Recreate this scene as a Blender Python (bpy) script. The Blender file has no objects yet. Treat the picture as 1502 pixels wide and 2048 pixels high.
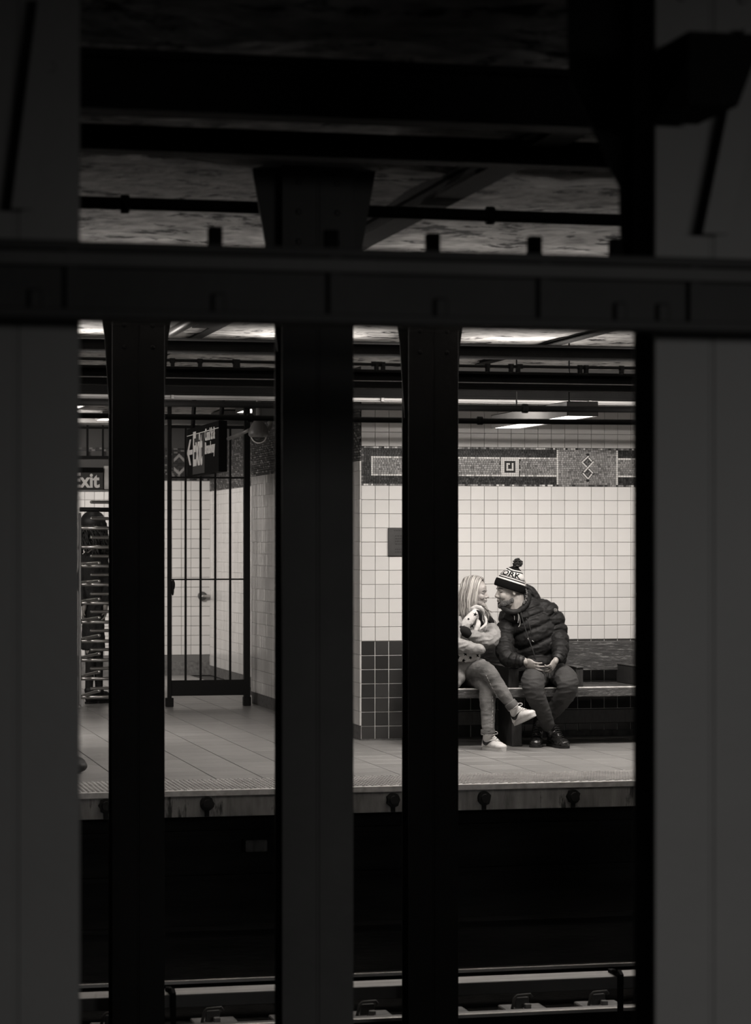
import bpy, bmesh, math, random
import numpy as np
from mathutils import Vector, Matrix, Quaternion, noise

# ---------------------------------------------------------------- camera, world, lights, exposure
F = 5000.0            # focal length in pixels of the 1502 x 2048 frame
CX, HY = 751.0, 1090.0   # principal column and eye-level row
YAW = math.atan(1171.0 / F)
EYE = 1.53            # eye above the far platform's floor (z = 0); X runs along the tracks, Y across them
SA, CA = math.sin(YAW), math.cos(YAW)

scene = bpy.context.scene
col = scene.collection
cam_d = bpy.data.cameras.new('camera')
cam = bpy.data.objects.new('camera', cam_d)
col.objects.link(cam)
cam.location = (0, 0, EYE)
cam.rotation_euler = (math.radians(90), 0, -YAW)
cam_d.sensor_fit = 'VERTICAL'
cam_d.sensor_height = 36.0
cam_d.lens = F / 2048.0 * 36.0
cam_d.shift_y = (HY - 1024.0) / 2048.0
cam_d.clip_start = 0.05
cam_d.clip_end = 200
cam_d.dof.use_dof = True
cam_d.dof.focus_distance = 18.9
cam_d.dof.aperture_fstop = 4.2
scene.camera = cam

world = bpy.data.worlds.new('world')
world.use_nodes = True
bg = world.node_tree.nodes['Background']
bg.inputs[0].default_value = (0.9, 0.95, 1.0, 1)
bg.inputs[1].default_value = 0.004
scene.world = world

vs = scene.view_settings
vs.view_transform = 'Standard'
vs.look = 'None'
vs.exposure = 0.0
vs.gamma = 1.0
vs.use_curve_mapping = False

WARM = (1.0, 0.935, 0.88)

def area(name, loc, target, sx, sy, power, color=WARM, spread=180):
    d = bpy.data.lights.new(name, 'AREA')
    d.shape = 'RECTANGLE'
    d.size, d.size_y = sx, sy
    d.energy = power
    d.color = color
    d.spread = math.radians(spread)
    o = bpy.data.objects.new(name, d)
    col.objects.link(o)
    o.location = loc
    v = Vector(target) - Vector(loc)
    o.rotation_euler = v.to_track_quat('-Z', 'Y').to_euler()
    return o

# fluorescent runs over the far platform, behind the edge girder, and the box lamp over the couple
area('platform_strip_light', (5.3, 16.9, 2.80), (5.3, 17.7, 0), 2.6, 0.16, 92)
area('platform_strip_light', (2.2, 16.9, 2.80), (2.2, 17.7, 0), 1.6, 0.16, 17)
area('platform_strip_light', (8.6, 16.9, 2.80), (8.6, 17.7, 0), 1.6, 0.16, 60)
area('box_lamp_light', (5.35, 17.2, 2.385), (5.35, 17.2, 0), 0.2, 1.5, 20)
# added unseen uplights, without fixtures, that brighten the track ceiling
for lx in (0.2, 1.76, 3.31, 4.87, 6.4):
    area('ceiling_fill', (lx, 13.0, 2.0), (lx, 12.3, 3.2), 0.2, 0.12, 44)
    area('ceiling_fill', (lx, 16.4, 2.62), (lx, 15.9, 3.2), 0.6, 0.12, 6.5)
# concourse lamps behind the gate
area('concourse_light', (2.4, 26.0, 2.84), (3.6, 28.2, 1.5), 1.0, 0.4, 66, spread=120)
area('concourse_light', (-0.2, 26.0, 2.84), (0.4, 29.0, 1.3), 1.6, 0.4, 82, spread=120)
area('mezzanine_downlight', (1.9, 20.2, 2.88), (1.9, 20.2, 0), 2.6, 0.3, 16, spread=80)
area('sign_fill_light', (0.7, 20.2, 2.86), (1.2, 23.5, 1.0), 1.6, 0.4, 60)  # added unseen lamp, tilted to brighten the small exit sign from the front
area('sign_fill_light', (-1.4, 21.6, 2.75), (2.4, 22.2, 2.0), 0.4, 1.0, 30)  # added lamp out of view, brightens the hanging sign's lettered face
# lamps of the photographer's own platform, behind the camera
area('near_platform_light', (3.8, -1.2, 2.1), (2.5, 5.3, -1.6), 2.6, 0.6, 26, (1, 0.985, 0.96), 80)

# ---------------------------------------------------------------- helpers
def ray(px, py):
    a = (px - CX) / F
    return Vector((SA + a * CA, CA - a * SA, (HY - py) / F))
def PY(px, py, Y):
    d = ray(px, py); t = Y / d.y
    return Vector((d.x * t, Y, EYE + d.z * t))
def PZ(px, py, z):
    d = ray(px, py); t = (z - EYE) / d.z
    return Vector((d.x * t, d.y * t, z))
def PX(px, py, X):
    d = ray(px, py); t = X / d.x
    return Vector((X, d.y * t, EYE + d.z * t))
def XA(px, Y): return PY(px, HY, Y).x
def ZA(py, px, Y): return PY(px, py, Y).z

def nodes_of(m):
    m.use_nodes = True
    return m.node_tree.nodes, m.node_tree.links
def mat(name, c, rough=0.6, metal=0.0, var=0.0, scale=8.0, bump=0.0, bscale=60.0, objvar=0.0,
        stretch=(1, 1, 1), emit=0.0, spec=0.5, detail=6.0, dirt=None, coat=0.0):
    m = bpy.data.materials.new(name)
    N, L = nodes_of(m)
    b = N['Principled BSDF']
    if not isinstance(c, (tuple, list)): c = (c * 1.02, c, c * 0.975)
    b.inputs['Base Color'].default_value = (*c, 1)
    b.inputs['Roughness'].default_value = rough
    b.inputs['Metallic'].default_value = metal
    b.inputs['Specular IOR Level'].default_value = spec
    b.inputs['Coat Weight'].default_value = coat
    tc = N.new('ShaderNodeTexCoord')
    mp = N.new('ShaderNodeMapping'); mp.inputs['Scale'].default_value = stretch
    L.new(tc.outputs['Object'], mp.inputs['Vector'])
    out = None
    if var > 0:
        n = N.new('ShaderNodeTexNoise'); n.inputs['Scale'].default_value = scale; n.inputs['Detail'].default_value = detail
        L.new(mp.outputs[0], n.inputs['Vector'])
        r = N.new('ShaderNodeMapRange'); r.inputs[1].default_value = 0.3; r.inputs[2].default_value = 0.7
        r.inputs[3].default_value = 1 - var; r.inputs[4].default_value = 1 + var
        L.new(n.outputs['Fac'], r.inputs[0]); out = r.outputs[0]
    if objvar > 0:
        oi = N.new('ShaderNodeObjectInfo')
        r2 = N.new('ShaderNodeMapRange'); r2.inputs[3].default_value = 1 - objvar; r2.inputs[4].default_value = 1 + objvar
        L.new(oi.outputs['Random'], r2.inputs[0])
        if out is None: out = r2.outputs[0]
        else:
            mu = N.new('ShaderNodeMath'); mu.operation = 'MULTIPLY'
            L.new(out, mu.inputs[0]); L.new(r2.outputs[0], mu.inputs[1]); out = mu.outputs[0]
    colsock = None
    if out is not None:
        vm = N.new('ShaderNodeVectorMath'); vm.operation = 'SCALE'; vm.inputs[0].default_value = c
        L.new(out, vm.inputs['Scale']); colsock = vm.outputs[0]
    if dirt:      # (color, scale, threshold): stains with a shape of their own
        dc, ds, th = dirt
        n = N.new('ShaderNodeTexNoise'); n.inputs['Scale'].default_value = ds; n.inputs['Detail'].default_value = 9
        n.inputs['Roughness'].default_value = 0.65
        L.new(mp.outputs[0], n.inputs['Vector'])
        r = N.new('ShaderNodeMapRange'); r.inputs[1].default_value = th; r.inputs[2].default_value = th + 0.06
        L.new(n.outputs['Fac'], r.inputs[0])
        mx = N.new('ShaderNodeMix'); mx.data_type = 'RGBA'
        L.new(r.outputs[0], mx.inputs['Factor'])
        if colsock: L.new(colsock, mx.inputs['A'])
        else: mx.inputs['A'].default_value = (*c, 1)
        mx.inputs['B'].default_value = (dc, dc, dc * 0.97, 1)
        colsock = mx.outputs['Result']
    if colsock: L.new(colsock, b.inputs['Base Color'])
    if bump > 0:
        n2 = N.new('ShaderNodeTexNoise'); n2.inputs['Scale'].default_value = bscale; n2.inputs['Detail'].default_value = 5
        L.new(mp.outputs[0], n2.inputs['Vector'])
        bp = N.new('ShaderNodeBump'); bp.inputs['Strength'].default_value = bump; bp.inputs['Distance'].default_value = 0.01
        L.new(n2.outputs['Fac'], bp.inputs['Height']); L.new(bp.outputs[0], b.inputs['Normal'])
    if emit > 0:
        b.inputs['Emission Color'].default_value = (*WARM, 1)
        b.inputs['Emission Strength'].default_value = emit
    return m

class MB:
    def __init__(s): s.v = []; s.f = []; s.m = []; s.sm = []
    def add(s, vs_, fs_, mi=0, smooth=False):
        k = len(s.v); s.v += [tuple(q) for q in vs_]
        s.f += [tuple(i + k for i in q) for q in fs_]
        s.m += [mi] * len(fs_); s.sm += [smooth] * len(fs_)
        return s
    def box(s, x0, x1, y0, y1, z0, z1, mi=0):
        return s.add([(x0,y0,z0),(x1,y0,z0),(x1,y1,z0),(x0,y1,z0),(x0,y0,z1),(x1,y0,z1),(x1,y1,z1),(x0,y1,z1)],
            [(3,2,1,0),(4,5,6,7),(0,1,5,4),(1,2,6,5),(2,3,7,6),(3,0,4,7)], mi)
    def cbox(s, x0, x1, y0, y1, z0, z1, c=0.004, mi=0):      # box with chamfered edges
        vs_, idx = [], {}
        X, Y, Z = (x0, x1), (y0, y1), (z0, z1)
        for i in (0,1):
            for j in (0,1):
                for k in (0,1):
                    dx, dy, dz = (c if i==0 else -c), (c if j==0 else -c), (c if k==0 else -c)
                    for a, off in enumerate(((0,dy,dz),(dx,0,dz),(dx,dy,0))):
                        idx[(i,j,k,a)] = len(vs_)
                        vs_.append((X[i]+off[0], Y[j]+off[1], Z[k]+off[2]))
        fs_ = []
        for i in (0,1):
            q = [idx[(i,0,0,0)], idx[(i,1,0,0)], idx[(i,1,1,0)], idx[(i,0,1,0)]]; fs_.append(q if i else q[::-1])
            q = [idx[(0,i,0,1)], idx[(1,i,0,1)], idx[(1,i,1,1)], idx[(0,i,1,1)]]; fs_.append(q[::-1] if i else q)
            q = [idx[(0,0,i,2)], idx[(1,0,i,2)], idx[(1,1,i,2)], idx[(0,1,i,2)]]; fs_.append(q if i else q[::-1])
        for i in (0,1):
            for j in (0,1):
                q = [idx[(i,j,0,0)], idx[(i,j,1,0)], idx[(i,j,1,1)], idx[(i,j,0,1)]]; fs_.append(q if (i^j)==0 else q[::-1])
                q = [idx[(i,0,j,0)], idx[(i,1,j,0)], idx[(i,1,j,2)], idx[(i,0,j,2)]]; fs_.append(q[::-1] if (i^j)==0 else q)
                q = [idx[(0,i,j,1)], idx[(1,i,j,1)], idx[(1,i,j,2)], idx[(0,i,j,2)]]; fs_.append(q if (i^j)==0 else q[::-1])
                for k in (0,1):
                    q = [idx[(i,j,k,0)], idx[(i,j,k,1)], idx[(i,j,k,2)]]; fs_.append(q if (i+j+k)%2==0 else q[::-1])
        return s.add(vs_, fs_, mi)
    def prism(s, pts, a0, a1, axis='y', mi=0):   # polygon extruded along an axis
        n = len(pts)
        def P(p, a):
            return {'y': (p[0], a, p[1]), 'x': (a, p[0], p[1]), 'z': (p[0], p[1], a)}[axis]
        vs_ = [P(p, a0) for p in pts] + [P(p, a1) for p in pts]
        fs_ = [tuple(range(n))[::-1], tuple(range(n, 2*n))] + [(i, (i+1)%n, n+(i+1)%n, n+i) for i in range(n)]
        return s.add(vs_, fs_, mi)
    def tube(s, path, rad, n=10, mi=0, caps=True, smooth=True, flat=1.0, up=None):
        path = [Vector(p) for p in path]
        if not isinstance(rad, (list, tuple, np.ndarray)): rad = [rad] * len(path)
        vs_, fs_ = [], []
        t0 = (path[1] - path[0]).normalized()
        ref = Vector(up) if up else (Vector((0,0,1)) if abs(t0.z) < 0.9 else Vector((1,0,0)))
        nrm = (ref - t0 * ref.dot(t0)).normalized()
        for i, p in enumerate(path):
            t = (path[min(i+1, len(path)-1)] - path[max(i-1, 0)]).normalized()
            nrm = (nrm - t * nrm.dot(t)).normalized(); bi = t.cross(nrm)
            for k in range(n):
                a = 2*math.pi*k/n
                vs_.append(p + nrm * (math.cos(a)*rad[i]*flat) + bi * (math.sin(a)*rad[i]))
        for i in range(len(path)-1):
            for k in range(n):
                k2 = (k+1) % n
                fs_.append((i*n+k, i*n+k2, (i+1)*n+k2, (i+1)*n+k))
        if caps:
            fs_.append(tuple(range(n))[::-1]); fs_.append(tuple(range((len(path)-1)*n, len(path)*n)))
        return s.add(vs_, fs_, mi, smooth)
    def capsule(s, p0, p1, r0, r1, n=16, seg=8, mod=None, flat=1.0, up=None, mi=0):
        p0, p1 = Vector(p0), Vector(p1); d = p1 - p0; Ln = max(d.length, 1e-6); t = d / Ln
        path, rad = [], []
        for i in range(6):
            a = math.pi/2 * (1 - i/5.0 * 0.98)
            path.append(p0 - t * (r0 * math.sin(a))); rad.append(max(r0 * math.cos(a), 1e-4))
        for i in range(1, seg):
            u = i/seg; r = r0 + (r1-r0)*u
            if mod: r *= mod(u)
            path.append(p0 + d*u); rad.append(r)
        for i in range(6):
            a = math.pi/2 * (0.02 + i/5.0 * 0.98)
            path.append(p1 + t * (r1 * math.sin(a))); rad.append(max(r1 * math.cos(a), 1e-4))
        return s.tube(path, rad, n, mi, True, True, flat, up)
    def ell(s, c, r, rot=None, n=20, m=14, mi=0):
        c = Vector(c); R = rot if rot else Matrix.Identity(3)
        vs_, fs_ = [], []
        for j in range(1, m):
            th = math.pi*j/m
            for k in range(n):
                ph = 2*math.pi*k/n
                vs_.append(c + R @ Vector((r[0]*math.sin(th)*math.cos(ph), r[1]*math.sin(th)*math.sin(ph), r[2]*math.cos(th))))
        vs_.append(c + R @ Vector((0,0,r[2]))); vs_.append(c + R @ Vector((0,0,-r[2])))
        T, B = len(vs_)-2, len(vs_)-1
        for j in range(m-2):
            for k in range(n):
                k2 = (k+1)%n
                fs_.append((j*n+k, (j+1)*n+k, (j+1)*n+k2, j*n+k2))
        for k in range(n):
            fs_.append((T, k, (k+1)%n)); fs_.append((B, (m-2)*n+(k+1)%n, (m-2)*n+k))
        return s.add(vs_, fs_, mi, True)
    def build(s, name, mats, parent=None, root=None, **kw):
        me = bpy.data.meshes.new(name)
        off = Vector(root.location) if root is not None else Vector((0,0,0))
        me.from_pydata([(v[0]-off.x, v[1]-off.y, v[2]-off.z) for v in s.v], [], s.f)
        if not isinstance(mats, (list, tuple)): mats = [mats]
        for m in mats: me.materials.append(m)
        me.polygons.foreach_set('material_index', s.m)
        me.polygons.foreach_set('use_smooth', s.sm)
        me.update()
        o = bpy.data.objects.new(name, me)
        col.objects.link(o)
        if parent is not None: o.parent = parent
        for k, v in kw.items(): o[k] = v
        return o

def tag(o, label=None, cat=None, group=None, kind=None):
    if label: o['label'] = label
    if cat: o['category'] = cat
    if group: o['group'] = group
    if kind: o['kind'] = kind
    return o
def empty(name, loc, label, cat, group=None):
    o = bpy.data.objects.new(name, None)
    o.empty_display_size = 0.1
    col.objects.link(o); o.location = loc
    return tag(o, label, cat, group)
class Thing:         # an Empty with parts; meshes are given in world coordinates
    def __init__(s, name, loc, label, cat, group=None):
        s.r = empty(name, loc, label, cat, group)
    def part(s, mb, name, m, parent=None, **kw):
        return mb.build(name, m, parent or s.r, s.r, **kw)
def finish(mb, name, m, voxel=None, smooth=0, subsurf=0, parent=None, root=None, fn=None, bevel=None, **kw):
    """build with modifiers baked into the mesh; fn(coords)->coords edits vertices afterwards"""
    o = mb.build('work', m)
    if voxel:
        md = o.modifiers.new('r', 'REMESH'); md.mode = 'VOXEL'; md.voxel_size = voxel; md.use_smooth_shade = True
    if smooth:
        md = o.modifiers.new('s', 'SMOOTH'); md.iterations = smooth; md.factor = 0.5
    if bevel:
        md = o.modifiers.new('b', 'BEVEL'); md.width = bevel; md.segments = 2; md.limit_method = 'ANGLE'
    if subsurf:
        md = o.modifiers.new('u', 'SUBSURF'); md.levels = subsurf
    dg = bpy.context.evaluated_depsgraph_get()
    me = bpy.data.meshes.new_from_object(o.evaluated_get(dg))
    old = o.data
    bpy.data.objects.remove(o); bpy.data.meshes.remove(old)
    n = len(me.vertices); co = np.empty(n*3, dtype=np.float32); me.vertices.foreach_get('co', co); co = co.reshape(-1, 3)
    if fn is not None:
        nr = np.empty(n*3, dtype=np.float32); me.vertices.foreach_get('normal', nr)
        co = fn(co, nr.reshape(-1, 3))
    if root is not None: co = co - np.array(root.location, dtype=np.float32)
    me.vertices.foreach_set('co', np.ascontiguousarray(co, dtype=np.float32).ravel())
    me.update()
    me.name = name
    o = bpy.data.objects.new(name, me); col.objects.link(o)
    if parent is not None: o.parent = parent
    for k, v in kw.items(): o[k] = v
    return o
def text_part(txt, size, mtx, name, m, parent, root, depth=0.002, bold=0.0, sx=1.0, align='LEFT', sp=1.0, font=None):
    cu = bpy.data.curves.new('t', 'FONT'); cu.body = txt; cu.size = size; cu.extrude = depth; cu.offset = bold
    cu.align_x = align; cu.space_character = sp
    o = bpy.data.objects.new('t', cu); col.objects.link(o)
    me = bpy.data.meshes.new_from_object(o.evaluated_get(bpy.context.evaluated_depsgraph_get()))
    bpy.data.objects.remove(o)
    me.transform(Matrix.Diagonal((sx, 1, 1, 1)))
    me.transform(mtx)
    me.transform(Matrix.Translation(-Vector(root.location)))
    me.materials.clear(); me.materials.append(m)
    me.name = name
    o = bpy.data.objects.new(name, me); col.objects.link(o); o.parent = parent
    return o
rnd = random.Random(7)

# ---------------------------------------------------------------- materials
M = dict(
    white_tile=mat('glazed_white_tile', 0.66, 0.22, objvar=0.045, var=0.03, scale=3, bump=0.05, bscale=14),
    dark_tile=mat('glazed_dark_tile', 0.042, 0.2, objvar=0.25, bump=0.08, bscale=14),
    side_tile=mat('glazed_side_tile', 0.60, 0.2, var=0.18, scale=1.2, stretch=(1, 14, 0.6)),
    grout_brown=mat('brown_grout', 0.11, 0.9),
    grout_light=mat('light_grout', 0.68, 0.9, var=0.2, scale=12),
    far_tile=mat('far_white_tile', 0.50, 0.35, objvar=0.06),
    stone=mat('grey_stone_base', 0.10, 0.7, var=0.4, scale=25),
    floor=mat('floor_tile', 0.24, 0.36, var=0.14, scale=3.5, stretch=(0.5, 7, 1), objvar=0.10, bump=0.12, bscale=30,
              dirt=(0.13, 2.2, 0.63)),
    floor_joint=mat('floor_joint', 0.05, 0.9),
    tactile=mat('tactile_rubber', 0.46, 0.5, var=0.2, scale=5),
    tactile_edge=mat('worn_lit_edge', 0.62, 0.7, var=0.25, scale=18),
    concrete=mat('edge_concrete', 0.27, 0.85, var=0.35, scale=6, stretch=(3, 1, 0.6), bump=0.3, bscale=40, dirt=(0.05, 3.0, 0.60)),
    black_hole=mat('sooty_rubber', 0.012, 0.8),
    soot=mat('soot_wall', 0.022, 0.9, var=0.6, scale=2.0, stretch=(0.5, 1, 3), bump=0.5, bscale=14),
    trackbed=mat('trackbed', 0.018, 0.95, var=0.6, scale=6, bump=0.6, bscale=25),
    ceiling=mat('flaking_ceiling', 0.44, 0.95, var=0.45, scale=9.0, bump=1.0, bscale=14, detail=12, dirt=(0.022, 6.0, 0.555)),
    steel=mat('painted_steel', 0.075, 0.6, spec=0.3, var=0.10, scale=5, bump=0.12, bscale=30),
    steel_beam=mat('beam_steel', 0.028, 0.6, spec=0.25, var=0.12, scale=5, bump=0.1, bscale=30),
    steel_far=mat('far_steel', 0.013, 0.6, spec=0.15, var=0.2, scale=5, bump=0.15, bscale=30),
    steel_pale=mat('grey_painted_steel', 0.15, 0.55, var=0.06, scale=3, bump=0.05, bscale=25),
    steel_black=mat('sooty_steel', 0.004, 0.75, spec=0.12, var=0.25, scale=6, bump=0.25, bscale=40),
    bar=mat('black_painted_bar', 0.005, 0.6, spec=0.3),
    chrome=mat('brushed_steel', 0.55, 0.28, metal=1.0),
    rail=mat('rail_steel', 0.42, 0.35, metal=1.0, var=0.2, scale=4, stretch=(1, 8, 8)),
    clip=mat('clip_steel', 0.15, 0.5, var=0.4, scale=20),
    board=mat('coverboard', 0.45, 0.6, var=0.25, scale=5, stretch=(0.5, 6, 6)),
    wood=mat('dark_bench_wood', 0.040, 0.42, var=0.7, scale=7, stretch=(1.2, 7, 12), bump=0.6, bscale=35, detail=9,
             dirt=(0.20, 11, 0.56)),
    wood_side=mat('bench_end_wood', 0.026, 0.5, var=0.4, scale=8, stretch=(6, 6, 1.5), bump=0.35, bscale=30),
    raceway=mat('metal_raceway', 0.20, 0.45, metal=0.3, var=0.2, scale=3, stretch=(1, 5, 5)),
    lamp=mat('lamp_diffuser', 0.9, 0.5, emit=2.6),
    lamp_hot=mat('lamp_tube', 0.9, 0.5, emit=5.0),
    hood=mat('lamp_hood', 0.12, 0.5, var=0.1),
    sign_black=mat('sign_black', 0.005, 0.8, spec=0.1),
    sign_red=mat('sign_red_panel', 0.07, 0.8, spec=0.15),
    sign_white=mat('sign_white', 0.92, 0.5),
    mos_light=mat('mosaic_light', 0.62, 0.25), mos_mid=mat('mosaic_mid', 0.20, 0.3), mos_mid2=mat('mosaic_mid_dark', 0.12, 0.3),
    mos_mid3=mat('mosaic_mid_light', 0.28, 0.3), mos_dark=mat('mosaic_dark', 0.014, 0.45, spec=0.3), mos_black=mat('mosaic_black', 0.004, 0.45, spec=0.3),
    mos_dark2=mat('mosaic_slate', 0.032, 0.45, spec=0.3), mos_grout=mat('mosaic_grout', 0.045, 0.9),
    plastic=mat('grey_plastic', 0.16, 0.4), dome=mat('dome_glass', 0.02, 0.08), plaque=mat('plaque', 0.045, 0.4, var=0.2, scale=12),
    plaque_ink=mat('plaque_ink', 0.012, 0.5),
)

# ---------------------------------------------------------------- the setting
YW = 19.08        # tiled bench wall
YE = 15.38        # platform edge
T = 0.1109        # wall tile pitch
YN, YM, YF = 5.30, 9.05, 12.70   # three rows of track columns
XC = XA(721, YW)  # outside corner of the bench wall
CEIL = 2.93
XL, XR = -3.0, 9.5
X2 = PZ(420, 1350, 0).x          # recessed corridor wall
YFAR = PZ(420, 1350, 0).y        # wall at the end of the corridor
YJOG = PX(503, 1090, XC).y

def tile_mesh(w, h, t, c=0.0025, name='tile', m=None):
    mb = MB()
    x, z = w/2, h/2
    mb.add([(-x,0,-z),(x,0,-z),(x,0,z),(-x,0,z), (-x,-t+c,-z),(x,-t+c,-z),(x,-t+c,z),(-x,-t+c,z),
            (-x+c,-t,-z+c),(x-c,-t,-z+c),(x-c,-t,z-c),(-x+c,-t,z-c)],
           [(4,5,9,8),(5,6,10,9),(6,7,11,10),(7,4,8,11),(8,9,10,11),(0,1,5,4),(1,2,6,5),(2,3,7,6),(3,0,4,7)])
    me = bpy.data.meshes.new(name)
    me.from_pydata(mb.v, [], mb.f); me.materials.append(m); me.update()
    return me
def place(me, name, loc, parent, rot=None):
    o = bpy.data.objects.new(name, me); col.objects.link(o)
    o.location = loc
    if rot: o.rotation_euler = rot
    o.parent = parent
    return o

ZD = 7 * T               # top of the dark tiles
ZM0, ZM1 = 18 * T, 2.304 # mosaic band
# --- bench wall
w = MB()
w.box(XC+0.006, XR, YW+0.004, YW+0.3, 0, ZD, 1)
w.box(XC+0.006, XR, YW+0.004, YW+0.3, ZD, ZM0, 0)
w.box(XC+0.006, XR, YW+0.004, YW+0.3, ZM0, ZM1, 2)
w.box(XC+0.006, XR, YW+0.004, YW+0.3, ZM1, CEIL, 0)
wall_back = w.build('wall_back', [M['grout_brown'], M['grout_light'], M['mos_grout']], kind='structure')
tm_w = tile_mesh(T-0.0026, T-0.0026, 0.009, name='white_tile', m=M['white_tile'])
tm_d = tile_mesh(T-0.0060, T-0.0060, 0.006, name='dark_tile', m=M['dark_tile'])
NC = 20
extra, extra_d = MB(), MB()
def add_tile(mb, me, loc):
    mb.add([(v.co.x+loc[0], v.co.y+loc[1], v.co.z+loc[2]) for v in me.vertices], [tuple(p.vertices) for p in me.polygons])
for i in range(48):
    x = XC + 0.006 + (i + 0.5) * T
    for j in range(7):
        z = (j + 0.5) * T
        if i < NC: place(tm_d, 'dark_tile', (x, YW+0.004+rnd.uniform(-0.0008, 0.0008), z), wall_back)
        else: add_tile(extra_d, tm_d, (x, YW+0.004, z))
    for j in range(11):
        z = ZD + (j + 0.5) * T
        if i < NC: place(tm_w, 'white_tile', (x, YW+0.004+rnd.uniform(-0.0006, 0.0006), z), wall_back)
        else: add_tile(extra, tm_w, (x, YW+0.004, z))
    for j in range(5):
        z = ZM1 + (j + 0.5) * T
        if i < NC and j < 3: place(tm_w, 'white_tile', (x, YW+0.004+rnd.uniform(-0.0006, 0.0006), z), wall_back)
        else: add_tile(extra, tm_w, (x, YW+0.004, z))
extra.build('white_tiling', M['white_tile'], wall_back, kind='stuff')
extra_d.build('dark_tiling', M['dark_tile'], wall_back, kind='stuff')
tb = MB(); tb.box(XA(1046, YW), XR, YW-0.02, YW+0.004, 0, 0.05); tb.box(XC, XR, YW-0.006, YW+0.004, -0.0, 0.012)
tb.build('baseboard_back', M['stone'], kind='structure')

# --- mosaic band: small tesserae, one joined part, colours by course and by column
RZ = (ZM1 - ZM0) / 20.0
mm = MB()
MI = dict(light=0, mid=1, mid2=2, mid3=3, dark=4, black=5, slate=6)
mosm = [M['mos_light'], M['mos_mid'], M['mos_mid2'], M['mos_mid3'], M['mos_dark'], M['mos_black'], M['mos_dark2']]
x_of = lambda px: XA(px, YW)
PERIOD = x_of(1232) - x_of(742)
def mos_color(x, row):     # row 0 = top course
    xd0, xd1 = x_of(742), x_of(1117)
    k = x - xd0
    while k > PERIOD: k -= PERIOD
    pan = xd1 - xd0
    edge = row in (0, 19)
    midc = lambda: rnd.choice(['mid', 'mid', 'mid', 'mid3', 'mid3', 'mid2'])
    darkc = lambda: rnd.choice(['dark', 'black', 'dark', 'slate', 'dark', 'black', 'slate'])
    if edge: return rnd.choice(['mid2', 'mid', 'slate', 'mid3', 'light', 'mid2'])
    if x < xd0 - 0.004:
        if x < XC + 0.035: return rnd.choice(['slate', 'slate', 'mid2', 'dark'])
        return darkc()
    if k <= pan:
        first = x < xd0 + pan + 0.01
        if first and k < 0.016 and 5 <= row <= 14: return 'light'
        if not first and k < 0.016: return 'light'
        if k > pan - 0.016: return 'light'
        if row in (5, 14): return rnd.choice(['light', 'light', 'light', 'mid3'])
        if 6 <= row <= 13: return midc()
        return darkc()
    q = k - pan
    if 5 <= row <= 14 and (0.028 < q < 0.046 or PERIOD-pan-0.05 < q < PERIOD-pan-0.03): return 'mid3'
    return midc()
key_c = x_of(1019.8); key_w = 0.0745
dia_c = x_of(1175)
for row in range(20):
    z1 = ZM1 - row * RZ; z0 = z1 - RZ
    x = XC + 0.006
    while x < 9.4:
        wd = rnd.uniform(0.017, 0.026)
        xd0 = x_of(742); inpanel = 5 <= row <= 14
        for lim in (x_of(742), x_of(742)+0.0165, x_of(1117)-0.0165, x_of(1117), x_of(1232), x_of(1232)+0.0165):
            if x < lim - 0.004 and x + wd > lim - 0.008: wd = lim - x
        xm = x + wd/2
        if 4 < row < 15 and abs(xm - key_c) < key_w + 0.004:
            x += wd; continue
        c = mos_color(xm, row)
        g = 0.0012
        d = rnd.uniform(0.004, 0.0068)
        t1, t2, t3 = rnd.uniform(-.0005,.0005), rnd.uniform(-.0005,.0005), rnd.uniform(-.0005,.0005)
        mm.add([(x+g,YW+.004,z0+g),(x+wd-g,YW+.004,z0+g),(x+wd-g,YW+.004,z1-g),(x+g,YW+.004,z1-g),
                (x+g,YW+.004-d+t1,z0+g),(x+wd-g,YW+.004-d+t2,z0+g),(x+wd-g,YW+.004-d+t3,z1-g),(x+g,YW+.004-d-t2,z1-g)],
               [(4,5,6,7),(0,1,5,4),(1,2,6,5),(2,3,7,6),(3,0,4,7)], MI[c])
        x += wd
# key motif: pale frame, dark ring, pale, dark hook
zk = (ZM0 + ZM1) / 2
pat = ["LLLLLLLLLL", "LLLLLLLLLL", "LLDDDDDDLL", "LLDLLDLDLL", "LLDLDDLDLL", "LLDLDDLDLL", "LLDLLLLDLL", "LLDDDDDDLL", "LLLLLLLLLL", "LLLLLLLLLL"]
cw = 2*key_w/10; ch = RZ
for r_, line in enumerate(pat):
    for c_, ch_ in enumerate(line):
        x0 = key_c - key_w + c_*cw; z1 = zk + 5*RZ - r_*ch
        mm.box(x0+.0008, x0+cw-.0008, YW-0.002, YW+.004, z1-ch+.0008, z1-.0008, MI['light'] if ch_ == 'L' else MI['black'])
def slat_box(cx, cz, L, W, ang, y, mi):
    c, s_ = math.cos(ang), math.sin(ang)
    P = [(cx + a*c - b*s_, cz + a*s_ + b*c) for a, b in ((-L/2,-W/2),(L/2,-W/2),(L/2,W/2),(-L/2,W/2))]
    mm.prism(P, y, YW+.004, 'y', mi)
def strip_px(ax, ay, bx, by, W, mi, y, seg=5.0):
    A, B = PY(ax, ay, YW), PY(bx, by, YW); n = max(1, round(math.hypot(bx-ax, by-ay)/seg)); ang = math.atan2(B.z-A.z, B.x-A.x); L = math.hypot(B.x-A.x, B.z-A.z)/n
    for k in range(n):
        u = (k+0.5)/n; slat_box(A.x+(B.x-A.x)*u, A.z+(B.z-A.z)*u, L-0.0012, W, ang, y, mi)
for cx3, cy3 in ((1174.5, 923), (1175.5, 947)):
    c3 = PY(cx3, cy3, YW); slat_box(c3.x, c3.z, 0.082, 0.082, math.pi/4, YW-0.0030, MI['dark2'] if False else MI['slate'])
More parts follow.
